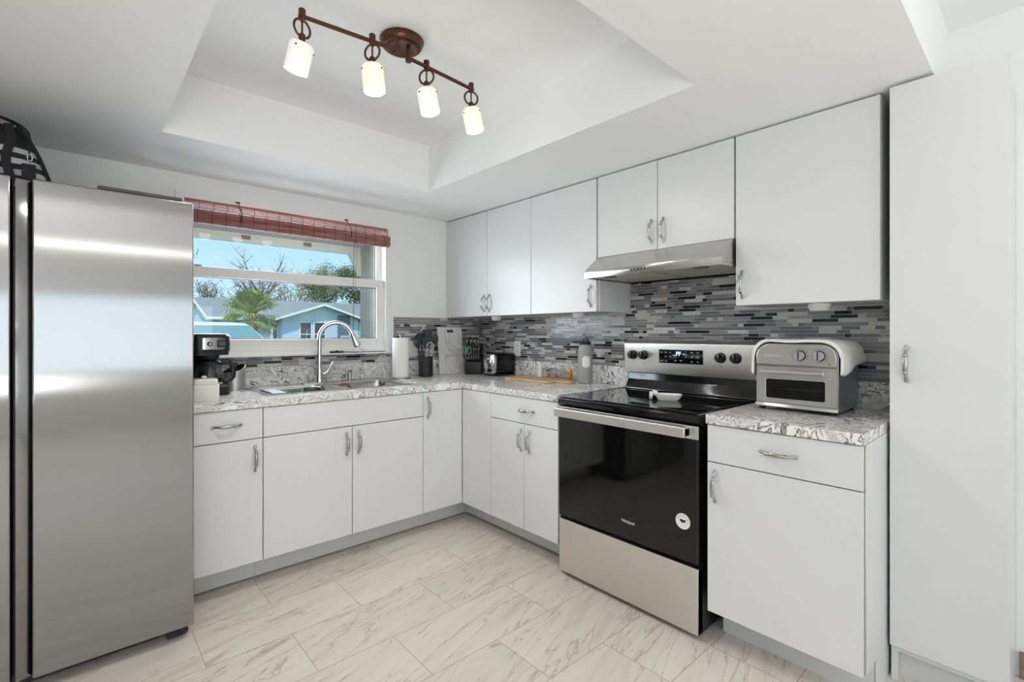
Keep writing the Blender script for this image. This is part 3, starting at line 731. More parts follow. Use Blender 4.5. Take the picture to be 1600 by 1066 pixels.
def towel_sheet(th0, th1):
    A = [[tow(i/nU, j/nV, th1) for i in range(nU+1)] for j in range(nV+1)]
    B_ = [[tow(i/nU, j/nV, th0) for i in range(nU+1)] for j in range(nV+1)]
    n = nU+1; V = [p for r in A for p in r]+[p for r in B_ for p in r]; o = n*(nV+1); F = []
    for j in range(nV):
        for i in range(nU):
            a = j*n+i; F.append((a, a+1, a+n+1, a+n)); F.append((o+a, o+a+n, o+a+n+1, o+a+1))
    for i in range(nU):
        F.append((i, o+i, o+i+1, i+1)); a = nV*n+i; F.append((a, a+1, o+a+1, o+a))
    for j in range(nV):
        a = j*n; F.append((a, a+n, o+a+n, o+a)); a = j*n+nU; F.append((a, o+a, o+a+n, a+n))
    return V, F
V, F = towel_sheet(.0004, .0095); mb.raw(V, F)
obj('dish_towel', mb, M_towel, None, (-.21, -2.43, 1.15), 'white dish towel draped over the top of the toaster oven', 'towel', ang=70)

# ---------------------------------------------------------------- track ceiling light
t = thing('track_light', 'bronze ceiling track light with four white glass shades', 'ceiling light', (-1.50, -1.43, ZT))
mb = MB(); T = Matrix.Translation((-1.497, -1.43, ZT-.0005))
mb.lathe([(0, 0), (.079, 0), (.081, -.006), (.078, -.022), (.070, -.030), (.058, -.031), (.054, -.036), (.046, -.034), (0, -.034)], 48, 0, T)
for k in range(36):
    a = 2*math.pi*k/36; mb.ball((-1.497+.080*math.cos(a), -1.43+.080*math.sin(a), ZT-.006), .0042, seg=8)
obj('canopy', mb, M_bronze, t)
BZ = 2.2365
for a, c in (((-1.884, -1.441, BZ), (-1.540, -1.480, BZ)), ((-1.494, -1.463, BZ), (-1.157, -1.435, BZ))):
    mb = MB(); mb.cyl(a, c, .0072, seg=16); obj('bar', mb, M_bronze, t)
for x, y in ((-1.546, -1.479), (-1.487, -1.4625)):
    mb = MB(); mb.cyl((x, y, ZT-.033), (x, y, BZ-.006), .0078, seg=16); mb.cyl((x, y, BZ-.014), (x, y, BZ+.012), .0118, seg=18); obj('support_post', mb, M_bronze, t)
def frost(name, warm, es):
    m = mat(name, (246, 245, 240), .35, emit=warm, es=es); return m
M_shA = frost('white_shade_glass', (255, 246, 228), .28); M_shB = frost('warm_shade_glass', (255, 224, 170), .46)
heads = [(-1.872, -1.442, 62, (-.30, -.10), M_shA, 9), (-1.638, -1.4705, -8, (.10, .02), M_shB, 9), (-1.403, -1.4555, -4, (.18, 0), M_shA, 9), (-1.169, -1.436, 28, (.20, .06), M_shB, 9)]
for x, hy_, yaw, (tx_, ty_), ms, en in heads:
    T = Matrix.Translation((x, hy_, BZ)) @ Matrix.Rotation(R(yaw-48), 4, 'Z')
    mb = MB()
    mb.cyl((0, 0, .022), (0, 0, -.014), .0115, .0105, 20, 0, T); mb.ball((0, 0, .022), .0115, (1, 1, .35), 0, 16, T)
    mb.cyl((0, 0, -.012), (0, 0, -.062), .0032, seg=10, M=T)
    mb.sweep([(.029*math.cos(R(a)), 0, -.040+.029*math.sin(R(a))) for a in range(0, 360, 10)], .0040, .0032, None, 10, 0, T, True)
    mb.lathe([(0, -.056), (.008, -.058), (.0115, -.064), (.0115, -.073), (.009, -.078), (.009, -.098), (0, -.098)], 20, 0, T)
    hd = obj('lamp_head', mb, M_bronze, t)
    ax = Vector((tx_*.74-ty_*.67, -tx_*.67-ty_*.74, -1)).normalized()       # tilt given as picture right / towards the camera
    q = (-ax).to_track_quat('Z', 'Y').to_matrix().to_4x4(); q.translation = Vector((x, hy_, BZ-.094))
    mb = MB(); mb.lathe([(0, .008), (.012, .006), (.034, .002), (.0385, -.004), (.0385, -.086), (.0372, -.088), (.0355, -.086), (.0355, -.008), (.012, -.004), (0, -.004)], 40, 0, q)
    sh = obj('shade', mb, ms, hd)
    for a in (200, 320, 80):
        mb = MB(); mb.ball((.0392*math.cos(R(a)), .0392*math.sin(R(a)), -.014), .0032, seg=10, M=q); obj('screw', mb, M_black, hd)
    mb = MB(); mb.ball((0, 0, -.045), .020, (1, 1, 1.2), seg=20, M=q); obj('bulb', mb, mat('bulb_glow', (255, 240, 210), .5, emit=(255, 232, 190), es=3), hd)
    lo = light('SPOT', 'lamp_bulb_light', tuple(Vector((x, hy_, BZ-.094))+ax*.068), (0, 0, 0), 11, (1, .96, .89), .03)
    lo.data.spot_size = R(158); lo.data.spot_blend = .7; lo.rotation_euler = ax.to_track_quat('-Z', 'Y').to_euler()
    lo.parent = t; lo.location = lo.location-t.location
    lo = light('POINT', 'lamp_glow_light', tuple(Vector((x, hy_, BZ-.094))+ax*.134), (0, 0, 0), .22, (1, .96, .9), .04)
    lo.parent = t; lo.location = lo.location-t.location

# ---------------------------------------------------------------- bamboo blind
t = thing('bamboo_blind', 'rolled-up reddish brown bamboo blind across the top of the window', 'blind', (-1.42, -.02, 1.93))
M_bam = mat('bamboo', (134, 82, 76), .6); q = NT(M_bam)
n = q.noise(q.coord((1.6, 30, 60)), 4, 4, .6); q.base(q.ramp(n.outputs[0], [(.25, (118, 66, 62)), (.5, (158, 104, 97)), (.75, (192, 146, 134))]))
M_string = mat('dark_string', (52, 36, 36), .9)
bx0, bx1 = -2.005, -.836
rnd = random.Random(3)
mb = MB()
mb.box(bx0, bx1, -.050, -.030, 1.890, 1.905, bev=.002)
for z in (1.8835, 1.8745, 1.8655, 1.8565, 1.8475):
    mb.box(bx0, bx1-.003*rnd.random(), -.060-.004*rnd.random(), -.055, z-.0028, z+.0028, bev=.0008, seg=1)
obj('slat_panel', mb, M_bam, t)
for zc, r in ((1.828, .0225), (1.797, .0225)):
    mb = MB()
    for k in range(15):
        a = 2*math.pi*k/15
        mb.cyl((bx0, -.066+r*math.cos(a), zc+r*math.sin(a)*.8), (bx1+.001-.004*rnd.random(), -.066+r*math.cos(a), zc+r*math.sin(a)*.8), .0042, seg=6)
    mb.cyl((bx0, -.066, zc), (bx1-.004, -.066, zc), r*.70, seg=12)
    obj('rolled_slats', mb, M_bam, t)
mb = MB()
x = bx1-.045
while x > bx0+.02:
    for zc, r in ((1.828, .0275), (1.797, .0275)):
        mb.sweep([(x, -.066+r*math.cos(R(a)), zc+r*.84*math.sin(R(a))) for a in range(80, 281, 20)], .0012, seg=5)
    mb.sweep([(x+.012, -.0635, 1.892), (x+.012, -.0655, 1.842)], .0012, seg=5)
    x -= .067
obj('warp_string', mb, M_string, t)
for x in (-1.747, -1.115):
    mb = MB(); mb.box(x-.011, x+.011, -.020, -.0145, 1.925, 1.932); mb.sweep([(x, -.018, 1.926), (x, -.034, 1.914), (x-.002, -.052, 1.900), (x, -.050, 1.888), (x, -.036, 1.884)], .0022, seg=6); mb.sweep([(x, -.05, 1.89), (x, -.080, 1.875), (x+.002, -.098, 1.845), (x, -.096, 1.80)], .0026, seg=6)
    obj('hook', mb, M_black, t)
mb = MB(); mb.sweep([(-1.092, -.092, 1.80), (-1.090, -.07, 1.6), (-1.087, -.06, 1.35), (-1.085, -.052, 1.17)], .0014, seg=6); obj('cord', mb, M_string, t)
mb = MB(); mb.sweep([(-1.072, -.092, 1.80), (-1.074, -.06, 1.5), (-1.080, -.05, 1.2), (-1.06, -.045, 1.13), (-1.03, -.04, 1.085), (-1.00, -.036, 1.072)], .0009, seg=6); obj('cord', mb, M_string, t)
mb = MB(); mb.box(-1.225, -1.135, -.030, -.016, 1.0612, 1.0725, bev=.004); mb.ball((-1.18, -.023, 1.071), .010, (1.6, .8, .6), seg=12); mb.sweep([(-1.14, -.022, 1.066), (-1.05, -.021, 1.0632), (-.95, -.02, 1.0632), (-.84, -.02, 1.0635)], .0024, .0016, None, 6)
obj('brush', mb, M_black, None, (-1.05, -.022, 1.0612), 'thin black long-handled brush lying on the window sill', 'brush')

# ---------------------------------------------------------------- sink, faucet, soap pump
t = thing('kitchen_sink', 'double-bowl stainless steel sink set into the worktop', 'sink', (-1.315, -.285, .881))
mb = MB(); zt = .8835
bowls = ((-1.700, -1.335, -.505, -.135), (-1.297, -.932, -.505, -.135))
X0, X1, Y0, Y1 = -1.732, -.900, -.534, -.040
mb.box(X0, -1.700, Y0, Y1, .8815, zt, bev=.0008, seg=1); mb.box(-.932, X1, Y0, Y1, .8815, zt, bev=.0008, seg=1)
mb.box(-1.700, -.932, Y0, -.505, .8815, zt, bev=.0008, seg=1); mb.box(-1.700, -.932, -.135, Y1, .8815, zt, bev=.0008, seg=1); mb.box(-1.335, -1.297, -.505, -.135, .8815, zt, bev=.0008, seg=1)
mb.sweep([(X0, Y0, zt), (X1, Y0, zt), (X1, Y1, zt), (X0, Y1, zt)], .0028, .0022, None, 8, 0, None, True)
obj('deck', mb, M_sink, t)
for x0, x1, y0, y1 in bowls:
    mb = MB(); rg = []
    for z, ins, r in ((zt, 0, .0005), (.876, .001, .045), (.86, .004, .05), (.75, .010, .05), (.727, .018, .05), (.716, .040, .045), (.714, .12, .03)):
        rg.append(rrect(x0+ins, x1-ins, y0+ins, y1-ins, z, r, 6))
    mb.rings(rg, 0, False, True)
    bw = obj('basin', mb, M_sink, t)
    mb = MB(); mb.lathe([(.044, .7155), (.04, .7175), (.03, .716), (0, .7155)], 28, 0, Matrix.Translation(((x0+x1)/2, (y0+y1)/2, 0))); obj('drain', mb, M_chrome, bw)
t = thing('faucet', 'tall chrome gooseneck pull-down faucet behind the sink', 'faucet', (-1.312, -.085, zt))
fx, fy = -1.315, -.086
mb = MB(); mb.rings([rrect(fx-.11, fx+.11, fy-.026, fy+.026, z, .0255, 8) for z in (zt+.0004, zt+.005)]); mb.lathe([(0, zt+.005), (.026, zt+.005), (.024, zt+.02), (.021, zt+.03), (.021, zt+.075), (.0195, zt+.083), (0, zt+.085)], 32, 0, Matrix.Translation((fx, fy, 0)))
obj('base', mb, M_chrome, t)
mb = MB(); R0 = .098; dirx = Vector((.93, -.37, 0)).normalized()
pts = [Vector((fx, fy, zt+.08)), Vector((fx, fy, 1.03)), Vector((fx, fy, 1.150))]
for a in range(0, 163, 9): pts.append(Vector((fx, fy, 1.155))+dirx*(R0-R0*math.cos(R(a)))+Vector((0, 0, R0*1.0*math.sin(R(a)))))
mb.sweep(pts, .0135, seg=16); obj('spout', mb, M_chrome, t)
e0 = pts[-1]; dd_ = (pts[-1]-pts[-2]).normalized()
mb = MB(); mb.sweep([e0+dd_*k for k in (-.004, .004, .02, .07, .085)], [.014, .0165, .017, .0225, .0215], seg=20); mb.sweep([e0+dd_*k for k in (.0851, .088)], .016, seg=20, m=1); obj('spray_head', mb, [M_chrome, M_black], t)
mb = MB(); mb.sweep([Vector((fx+.018, fy-.006, zt+.052)), Vector((fx+.042, fy-.010, zt+.058)), Vector((fx+.055, fy-.014, zt+.085)), Vector((fx+.074, fy-.018, zt+.118)), Vector((fx+.080, fy-.019, zt+.126))], [.012, .011, .0065, .0078, .005], seg=12); obj('lever', mb, M_chrome, t)
t = thing('soap_pump', 'short brushed metal soap pump right of the faucet', 'soap pump', (-1.122, -.085, zt))
T = Matrix.Translation((-1.122, -.085, zt+.0004))
mb = MB(); mb.lathe([(0, 0), (.019, 0), (.019, .004), (.0125, .006), (.0125, .052), (.011, .056), (0, .056)], 24, 0, T); obj('body', mb, M_pewter, t)
mb = MB(); mb.sweep([Vector((-1.122, -.085, zt+.0570)), Vector((-1.122, -.088, zt+.064)), Vector((-1.122, -.12, zt+.066))], [.011, .009, .005], seg=12); obj('nozzle', mb, M_pewter, t)
# things in the left bowl
t = thing('dish_rack', 'low chrome wire dish rack sitting in the left sink bowl', 'dish rack', (-1.52, -.33, .716))
mb = MB()
for z in (.738, .868):
    mb.sweep([Vector(p) for p in rrect(-1.645, -1.385, -.455, -.19, z, .03, 4)], .0024, seg=6, closed=True)
obj('rim', mb, M_chrome, t)
mb = MB()
for k in range(10):
    x = -1.625+.0245*k; mb.sweep([(x, -.455, .868), (x, -.452, .742), (x, -.44, .738), (x, -.20, .738), (x, -.193, .742), (x, -.19, .868)], .0016, seg=5)
for k in range(6):
    y = -.43+.045*k; mb.sweep([(-1.645, y, .868), (-1.642, y, .742), (-1.388, y, .742), (-1.385, y, .868)], .0016, seg=5)
for x in (-1.63, -1.40):
    for y in (-.44, -.205): mb.cyl((x, y, .7165), (x, y, .74), .004, seg=8)
obj('wire', mb, M_chrome, t)
mb = MB(); mb.box(-1.706, -1.635, -.50, -.30, .8845, .8885, bev=.0018); mb.box(-1.700, -1.690, -.46, -.40, .8886, .8896, 1, bev=.0004, seg=1)
mb.box(-1.706, -1.700, -.50, -.30, .8886, .8945, bev=.0015)
obj('draining_tray', mb, [mat('pale_grey_plastic', (206, 208, 212), .35), M_black], None, (-1.67, -.40, .8845), 'pale grey plastic tray resting on the left end of the sink', 'tray')
mb = MB(); T = Matrix.Translation((-1.437, -.312, .7455))
mb.lathe([(0, 0), (.03, 0), (.042, .01), (.047, .05), (.048, .135), (.0495, .137), (.0465, .135), (.044, .05), (.04, .013), (0, .004)], 36, 0, T)
obj('metal_cup', mb, M_sink, None, (-1.437, -.312, .7455), 'round steel cup standing in the wire rack in the sink', 'cup')
mb = MB(); mb.sweep([(-1.255+.045*math.cos(R(a))*1.0, -.30, .855+.034*math.sin(R(a))) for a in range(0, 181, 12)], .0062, .0038, None, 10); mb.box(-1.305, -1.205, -.33, -.27, .715+.003, .730, 1, bev=.005); mb.sweep([(-1.300, -.30, .727), (-1.300, -.30, .80), (-1.300, -.30, .856)], .005, seg=8); mb.sweep([(-1.210, -.30, .727), (-1.210, -.30, .80), (-1.210, -.30, .856)], .005, seg=8)
obj('sink_caddy', mb, [mat('copper_brown', (146, 96, 82), .35, .5), M_sink], None, (-1.255, -.30, .718), 'brown arched-handle caddy standing in the right sink bowl', 'caddy')

# ---------------------------------------------------------------- things on the worktop by the window
CT = .8815
def TZ(x, y, rz=0, z=CT): return Matrix.Translation((x, y, z)) @ Matrix.Rotation(R(rz), 4, 'Z')
# coffee maker (local: front is -y)
cmx, cmy = -1.955, -.235
T = TZ(cmx, cmy, 14)
t = thing('coffee_maker', 'black and chrome drip coffee maker with a glass carafe', 'coffee maker', (cmx, cmy, CT))
mb = MB(M=T)
mb.rings([rrect(-.088, .088, -.135, .105, z, r, 6) for z, r in ((.0, .05), (.006, .055), (.036, .055), (.041, .05))])
mb.rings([rrect(-.085, .085, .02, .105, z, .02, 6) for z in (.040, .20)])
mb.rings([rrect(-.088, .088, -.118, .106, z, .045, 6) for z in (.198, .215)]+[rrect(-.092, .092, -.122, .107, z, .045, 6) for z in (.218, .292)]+[rrect(-.085, .085, -.112, .10, .303, .045, 6), rrect(-.06, .06, -.08, .08, .306, .04, 6)])
obj('body', mb, M_black, t)
mb = MB(M=T)
arc = []
for k in range(15):
    u = -1+2*k/14; x = u*.078; y = -.1235+(.028*abs(u)**4)
    arc.append((x, y))
mb.rings([[(x, y-.001, .226), (x, y-.0035, .228), (x, y-.0035, .283), (x, y-.001, .285)] for x, y in arc], 0, True, True)
pnl = obj('control_panel', mb, mat('panel_chrome', (206, 204, 200), .2, 1), t)
mb = MB(M=T); mb.box(.012, .058, -.1300, -.1278, .238, .272, 0, .002); mb.box(.019, .051, -.1306, -.1300, .245, .266, 1)
obj('display', mb, [M_black, mat('lcd_grey', (92, 94, 92), .3)], pnl)
for x in (-.022,):
    mb = MB(M=T); mb.cyl((x, -.1275, .254), (x, -.1325, .254), .0115, .0105, 24); mb.cyl((x, -.1325, .254), (x, -.133, .254), .0065, seg=16, m=1); obj('button', mb, [M_black, M_chrome], pnl)
mb = MB(M=T); mb.cyl((.067, -.113, .254), (.0685, -.1195, .254), .0085, seg=18); obj('button', mb, M_black, pnl)
mb = MB(M=T); mb.text('MR. COFFEE', .0072, Matrix.Translation((.035, -.1275, .2785)) @ Matrix.Rotation(R(90), 4, 'X'), .0002); obj('logo', mb, M_black, pnl)
mb = MB(M=T); mb.lathe([(.052, .200), (.050, .185), (.040, .172), (.02, .17), (0, .17)], 28, 0, Matrix.Translation((0, -.055, 0))); obj('brew_basket', mb, M_black, t)
mb = MB(M=T); C = Matrix.Translation((.004, -.062, .0415))
mb.lathe([(0, .001), (.05, .001), (.058, .006), (.062, .02), (.062, .05), (.055, .09), (.047, .112), (.046, .112), (.054, .09), (.0605, .05), (.0605, .02), (.056, .008), (0, .004)], 36, 0, C)
cf = obj('carafe', mb, M_clear, t)
mb = MB(M=T); mb.lathe([(.049, .108), (.051, .112), (.051, .122), (.046, .127), (0, .127)], 32, 0, C); obj('lid', mb, M_black, cf)
mb = MB(M=T); mb.lathe([(.0628, .024), (.0632, .024), (.0632, .034), (.0628, .034), (.0628, .024)], 36, 0, C); obj('band', mb, M_black, cf)
mb = MB(M=T); hp = [(.049, .118), (.075, .123), (.094, .120), (.104, .105), (.110, .075), (.110, .045), (.098, .030), (.078, .022), (.064, .026)]
mb.sweep([C @ Vector((x*.985, -x*.15, z)) for x, z in hp], [.008, .008, .008, .0085, .0085, .008, .0075, .007, .005], [.012]*9, (0, 1, 0), 10); obj('carafe_handle', mb, M_black, cf)
mb = MB(M=T); mb.text('MR. COFFEE', .0105, C @ Matrix.Translation((.006, -.0632, .018)) @ Matrix.Rotation(R(90), 4, 'X'), .0002); obj('print', mb, M_white, cf)
# silver canister with a slanted black opening
t = thing('canister', 'silver slant-topped canister with a black inside, behind the coffee maker', 'canister', (-1.785, -.105, CT))
T = TZ(-1.785, -.105); N = 40; r0 = .055
def slant(a): return .095+.042*(.5+.5*math.cos(a-R(25)))**1.6
mb = MB(M=T); A = [2*math.pi*k/N for k in range(N)]
mb.rings([[(r0*math.cos(a), r0*math.sin(a), z) for a in A] for z in (0, .004)]+[[(r0*math.cos(a), r0*math.sin(a), slant(a)) for a in A], [((r0-.002)*math.cos(a), (r0-.002)*math.sin(a), slant(a)) for a in A]], 0, True, False)
obj('body', mb, mat('satin_silver', (196, 194, 186), .38, .75), t)
mb = MB(M=T); mb.rings([[((r0-.002)*math.cos(a), (r0-.002)*math.sin(a), slant(a)) for a in A], [((r0-.004)*math.cos(a), (r0-.004)*math.sin(a), .01) for a in A]], 0, False, True); obj('lining', mb, M_black, t)
# white jar with a clear lid
t = thing('butter_dish', 'square white ceramic dish with a clear glass lid by the refrigerator', 'dish', (-1.985, -.47, CT))
mb = MB(); mb.rings([rrect(-2.040, -1.934, -.520, -.415, z, .012, 4) for z in (CT, CT+.004)]+[rrect(-2.042, -1.932, -.522, -.413, z, .014, 4) for z in (CT+.008, CT+.068)]+[rrect(-2.038, -1.936, -.518, -.417, CT+.071, .012, 4), rrect(-2.036, -1.938, -.516, -.419, CT+.02, .012, 4)]); obj('body', mb, M_ceramic, t)
mb = MB(); mb.rings([rrect(-2.037, -1.937, -.517, -.418, z, .012, 4) for z in (CT+.072, CT+.088)]+[rrect(-2.033, -1.941, -.513, -.422, CT+.096, .02, 4)]); mb.ball((-1.987, -.467, CT+.102), .012, (1, 1, .7), seg=16); obj('lid', mb, mat('milky_glass', (222, 222, 216), .15), t)
# paper towel roll
t = thing('paper_towel_roll', 'upright white paper towel roll on a stand right of the sink', 'paper towel roll', (-.796, -.155, CT))
T = TZ(-.796, -.155)
mb = MB(M=T); mb.lathe([(0, 0), (.068, 0), (.068, .006), (.06, .009), (0, .009)], 36); mb.cyl((0, 0, .009), (0, 0, .287), .006, seg=14); mb.ball((0, 0, .290), .0095, seg=16); obj('stand', mb, M_pewter, t)
mb = MB(M=T); mb.lathe([(.019, .0095), (.0545, .0095), (.0553, .013), (.0553, .272), (.0545, .275), (.019, .275), (.019, .0095)], 44); obj('roll', mb, speck('paper_towel', (232, 230, 224), (240, 238, 233), 300, .9), t)
# utensil crock and utensils
ux, uy = -.583, -.13
T = TZ(ux, uy)
mb = MB(M=T); mb.lathe([(0, 0), (.047, 0), (.0495, .003), (.0495, .14), (.0485, .142), (.0465, .14), (.0465, .006), (0, .006)], 40)
obj('utensil_crock', mb, mat('matte_black', (27, 27, 29), .6), None, (ux, uy, CT), 'matte black crock holding the cooking utensils', 'crock')
def utensil(name, label, off, tilt, L, kind, mats):
    """a handle rising from the crock, with a head of its own; tilt = lean (right, towards camera) per metre"""
    right = Vector((.744, -.668, 0)); tow_ = Vector((-.668, -.744, 0))
    base = Vector((ux, uy, CT+.0075))+right*off[0]+tow_*off[1]
    t = thing(name, label, 'utensil', tuple(base), 'utensils in the black crock')
    d = (Vector((0, 0, 1))+right*tilt[0]+tow_*tilt[1]).normalized()
    side = (right-d*right.dot(d)).normalized(); nor = side.cross(d)
    mb = MB(); p = [base+d*k*L for k in (0, .25, .6, .9, 1)]
    mb.sweep(p, [.0045, .0065, .0062, .0045, .004], [.0045, .0045, .0045, .004, .0035], side, 10); obj('handle', mb, mats[0], t)
    e_ = base+d*L; F_ = Matrix((( side.x, nor.x, d.x, e_.x), (side.y, nor.y, d.y, e_.y), (side.z, nor.z, d.z, e_.z), (0, 0, 0, 1)))
    mb = MB(M=F_)
    if kind == 'spatula':
        mb.prism([(-.012, -.004), (.012, -.004), (.033, .03), (.035, .082), (.025, .086), (-.035, .080), (-.033, .03)], -.0022, .0022, 'y', bev=.001)
    elif kind == 'spoon':
        rg = []
        for k in range(9):
            a = k/8; w = .0285*math.sin(math.pi*(.08+.9*a))**.7; z = -.004+.084*a; dp = .011*math.sin(math.pi*a)
            rg.append([(w*math.cos(b_), dp*(.6+.4*math.cos(b_)**2)+.0022*math.sin(b_), z) for b_ in [2*math.pi*i/16 for i in range(16)]])
        mb.rings(rg)
    elif kind == 'ladle':
        mb.lathe([(0, -.03), (.022, -.024), (.036, -.006), (.040, .012), (.038, .012), (.034, -.004), (.02, -.021), (0, -.027)], 26, 0, Matrix.Translation((0, -.006, .03)) @ Matrix.Rotation(R(70), 4, 'X'))
    elif kind == 'fork':
        mb.prism([(-.012, -.004), (.012, -.004), (.026, .03), (-.026, .03)], -.003, .003, 'y', bev=.001)
        for k in range(5): mb.sweep([(-.023+.0115*k, 0, .026), (-.025+.0125*k, -.004, .055), (-.025+.0125*k, -.016, .072)], [.0042, .004, .003], seg=8)
    elif kind == 'whisk':
        for k in range(5):
            a0 = math.pi*k/5; mb.sweep([(.027*math.sin(R(b_))*math.cos(a0)*(1 if 1 else 0), .027*math.sin(R(b_))*math.sin(a0), .045-.045*math.cos(R(b_))) for b_ in range(0, 361, 20)], .0012, seg=5)
    obj('head', mb, mats[1], t)
M_wood = speck('pale_wood_handle', (178, 160, 140), (200, 184, 164), 60, .5)
mm = (M_wood, M_black)
utensil('ladle', 'black ladle standing in the middle of the crock', (.0037, -.009), (-.19, -.08), .235, 'ladle', (M_black, M_black))
utensil('pasta_fork', 'black toothed pasta fork leaning left in the crock', (-.011, -.002), (-.21, .06), .205, 'fork', (M_black, M_black))
utensil('spatula', 'wide black slotted spatula rising left of centre in the crock', (.012, -.022), (-.03, -.10), .245, 'spatula', mm)
utensil('slotted_turner', 'narrow black turner with a pale handle in the crock', (.004, .0193), (.03, .02), .19, 'spatula', mm)
utensil('serving_spoon', 'black spoon with a pale handle leaning right in the crock', (.0073, 0), (.22, .0), .225, 'spoon', mm)
utensil('whisk', 'steel wire whisk between the black utensils in the crock', (.0145, .0139), (.10, .06), .15, 'whisk', (M_chrome, M_chrome))
# marbled cutting board leaning on the wall
t = thing('cutting_board', 'white marble-patterned cutting board leaning against the back tiles', 'cutting board', (-.315, -.06, CT))
ln = math.radians(5.5)
T = Matrix.Translation((-.308, -.062, CT+.0006)) @ Matrix.Rotation(-ln, 4, 'X')
M_mb = mat('marbled_board', (226, 225, 222), .3); q = NT(M_mb); v = q.coord((1, 1, 1))
n = q.noise(v, 3.2, 2, .5, 1.6); q.base(q.ramp(q.math('ABSOLUTE', q.math('SUBTRACT', n.outputs[0], .5)), [(0, (196, 184, 168)), (.010, (214, 207, 197)), (.035, (228, 227, 224)), (.3, (232, 231, 229))]))
mb = MB(M=T)
W2, H2, D2 = .111, .352, .010
for x0, x1, z0, z1 in ((-W2, W2, 0, .312), (-W2, W2, .334, H2), (-W2, -.028, .312, .334), (.034, W2, .312, .334)): mb.box(x0, x1, 0, D2, z0, z1)
obj('board', mb, M_mb, t)
mb = MB(M=T); mb.box(-.028, .034, .007, .0095, .3125, .3335); obj('grip_slot', mb, mat('slot_grey', (84, 82, 80), .6), t)
# knife block (local: slanted face towards -y)
kx, ky, ka = -.185, -.175, -46
T = TZ(kx, ky, ka)
mb = MB(M=T); mb.prism([(-.062, 0), (.058, 0), (.066, .205), (.046, .212), (-.062, .088)], -.060, .060, 'x', bev=.003)
obj('knife_block', mb, mat('black_wood', (30, 29, 29), .45), None, (kx, ky, CT), 'black slanted knife block full of knives in the corner', 'knife block')
M_kn = mat('knife_silver', (190, 186, 180), .3, .9)
nrm = Vector((0, -.754, .657)); slope = Vector((0, .657, .754))
kn = 0
def knife(u, s_, L, lab, w=.0085, bend=0):
    P0 = Vector((u, -.062, .088))+slope*s_+nrm*.001
    loc = T @ P0
    t = thing('knife', lab, 'knife', tuple(loc), 'knives in the black block')
    up = (nrm+Vector((0, .12, .75))).normalized()
    pts = [P0+up*(L*k)+Vector((0, -1, 0))*(bend*math.sin(math.pi*k)) for k in (0, .12, .35, .6, .85, 1)]
    mb = MB(M=T); mb.sweep(pts, [w*.55, w*.6, w*.55, w*.6, w*.62, w*.4], [w*.95, w*1.1, w, w*1.15, w*1.25, w*.8], (1, 0, 0), 12); obj('handle', mb, M_black, t)
    mb = MB(M=T)
    for sd in (-1, 1): mb.sweep([p+Vector((sd*w*.50, 0, 0)) for p in pts[1:-1]], [.0016]*4, [w*.62]*4, (1, 0, 0), 8)
    mb.sweep([p+Vector((0, -w*.95, .0)) for p in pts[1:]], [w*.45]*5, [.0016]*5, (1, 0, 0), 8)
    obj('handle_scales', mb, M_kn, t)
for k, u in enumerate((-.045, -.027, -.009, .009, .027, .045)):
    knife(u, .014, .108, ('steak knife at the left end of the lowest row', 'steak knife second from the left in the lowest row', 'steak knife third from the left in the lowest row', 'steak knife third from the right in the lowest row', 'steak knife second from the right in the lowest row', 'steak knife at the right end of the lowest row')[k]+' of the block', .0086, .006)
for k, u in enumerate((-.042, -.014, .014, .042)):
    knife(u, .062, .128, 'silver-sided knife, '+('leftmost', 'left of the middle', 'right of the middle', 'rightmost')[k]+' in the middle row of the knife block', .0112, .009)
for k, u in enumerate((-.038, .0, .036)):
    knife(u, .116, .126, 'long silver-handled knife at the '+('left', 'centre', 'right')[k]+' of the top row of the knife block', .0125, .010)
t = thing('scissors', 'kitchen scissors with green-lined loop handles in the knife block', 'scissors', tuple(T @ Vector((-.03, -.02, .14))), None)
M_gr = mat('green_grey_plastic', (112, 150, 138), .4)
for sx in (-.052, -.020):
    mb = MB(M=T); c0 = Vector((sx, -.124, .180)); mb.sweep([c0+Vector((.014*math.cos(R(a)), -.012*math.sin(R(a)), .027*math.sin(R(a)))) for a in range(0, 360, 20)], .0042, .0036, None, 8, 0, None, True)
    mb.sweep([c0+Vector((0, .011, -.025)), c0+Vector((.004*(1 if sx < -.03 else -1), .03, -.045)), Vector((-.036, -.046, .113))], .0045, seg=8)
    obj('loop_handle', mb, M_gr, t)
mb = MB(M=T); mb.cyl((-.036, -.056, .120), (-.036, -.046, .113), .006, seg=12); obj('pivot', mb, M_chrome, t)
# toaster (local: chrome control end towards -y, long axis y)
tx_t, ty_t = -.125, -.400
t = thing('toaster', 'black toaster with a chrome control end beside the knife block', 'toaster', (tx_t, ty_t, CT))
T = TZ(tx_t, ty_t, -90)
def tring(y, w, h, r, z0=.012): return [(x, y, z) for x, z, _ in rrect(-w, w, z0, h, 0, r, 6)]
mb = MB(M=T); mb.rings([tring(-.086, .066, .158, .022), tring(-.082, .069, .162, .026), tring(.09, .069, .162, .026), tring(.098, .062, .156, .024)])
for sx in (-.028, .028): mb.box(sx-.011, sx+.011, -.06, .07, .1605, .1635, 1)
obj('body', mb, [M_blackgloss, M_dark], t)
mb = MB(M=T); mb.rings([tring(-.0865, .065, .157, .020, .014), tring(-.098, .064, .155, .020, .015), tring(-.101, .060, .151, .018, .02)]); ce = obj('control_end', mb, M_chrome, t)
mb = MB(M=T); mb.box(-.004, .004, -.1016, -.101, .05, .135); obj('lever_slot', mb, M_black, ce)
mb = MB(M=T); mb.box(-.016, .016, -.122, -.1018, .116, .130, bev=.004); obj('lever', mb, M_chrome, ce)
mb = MB(M=T); mb.cyl((.008, -.1012, .040), (.008, -.114, .040), .014, .0125, 24); obj('dial', mb, M_black, ce)
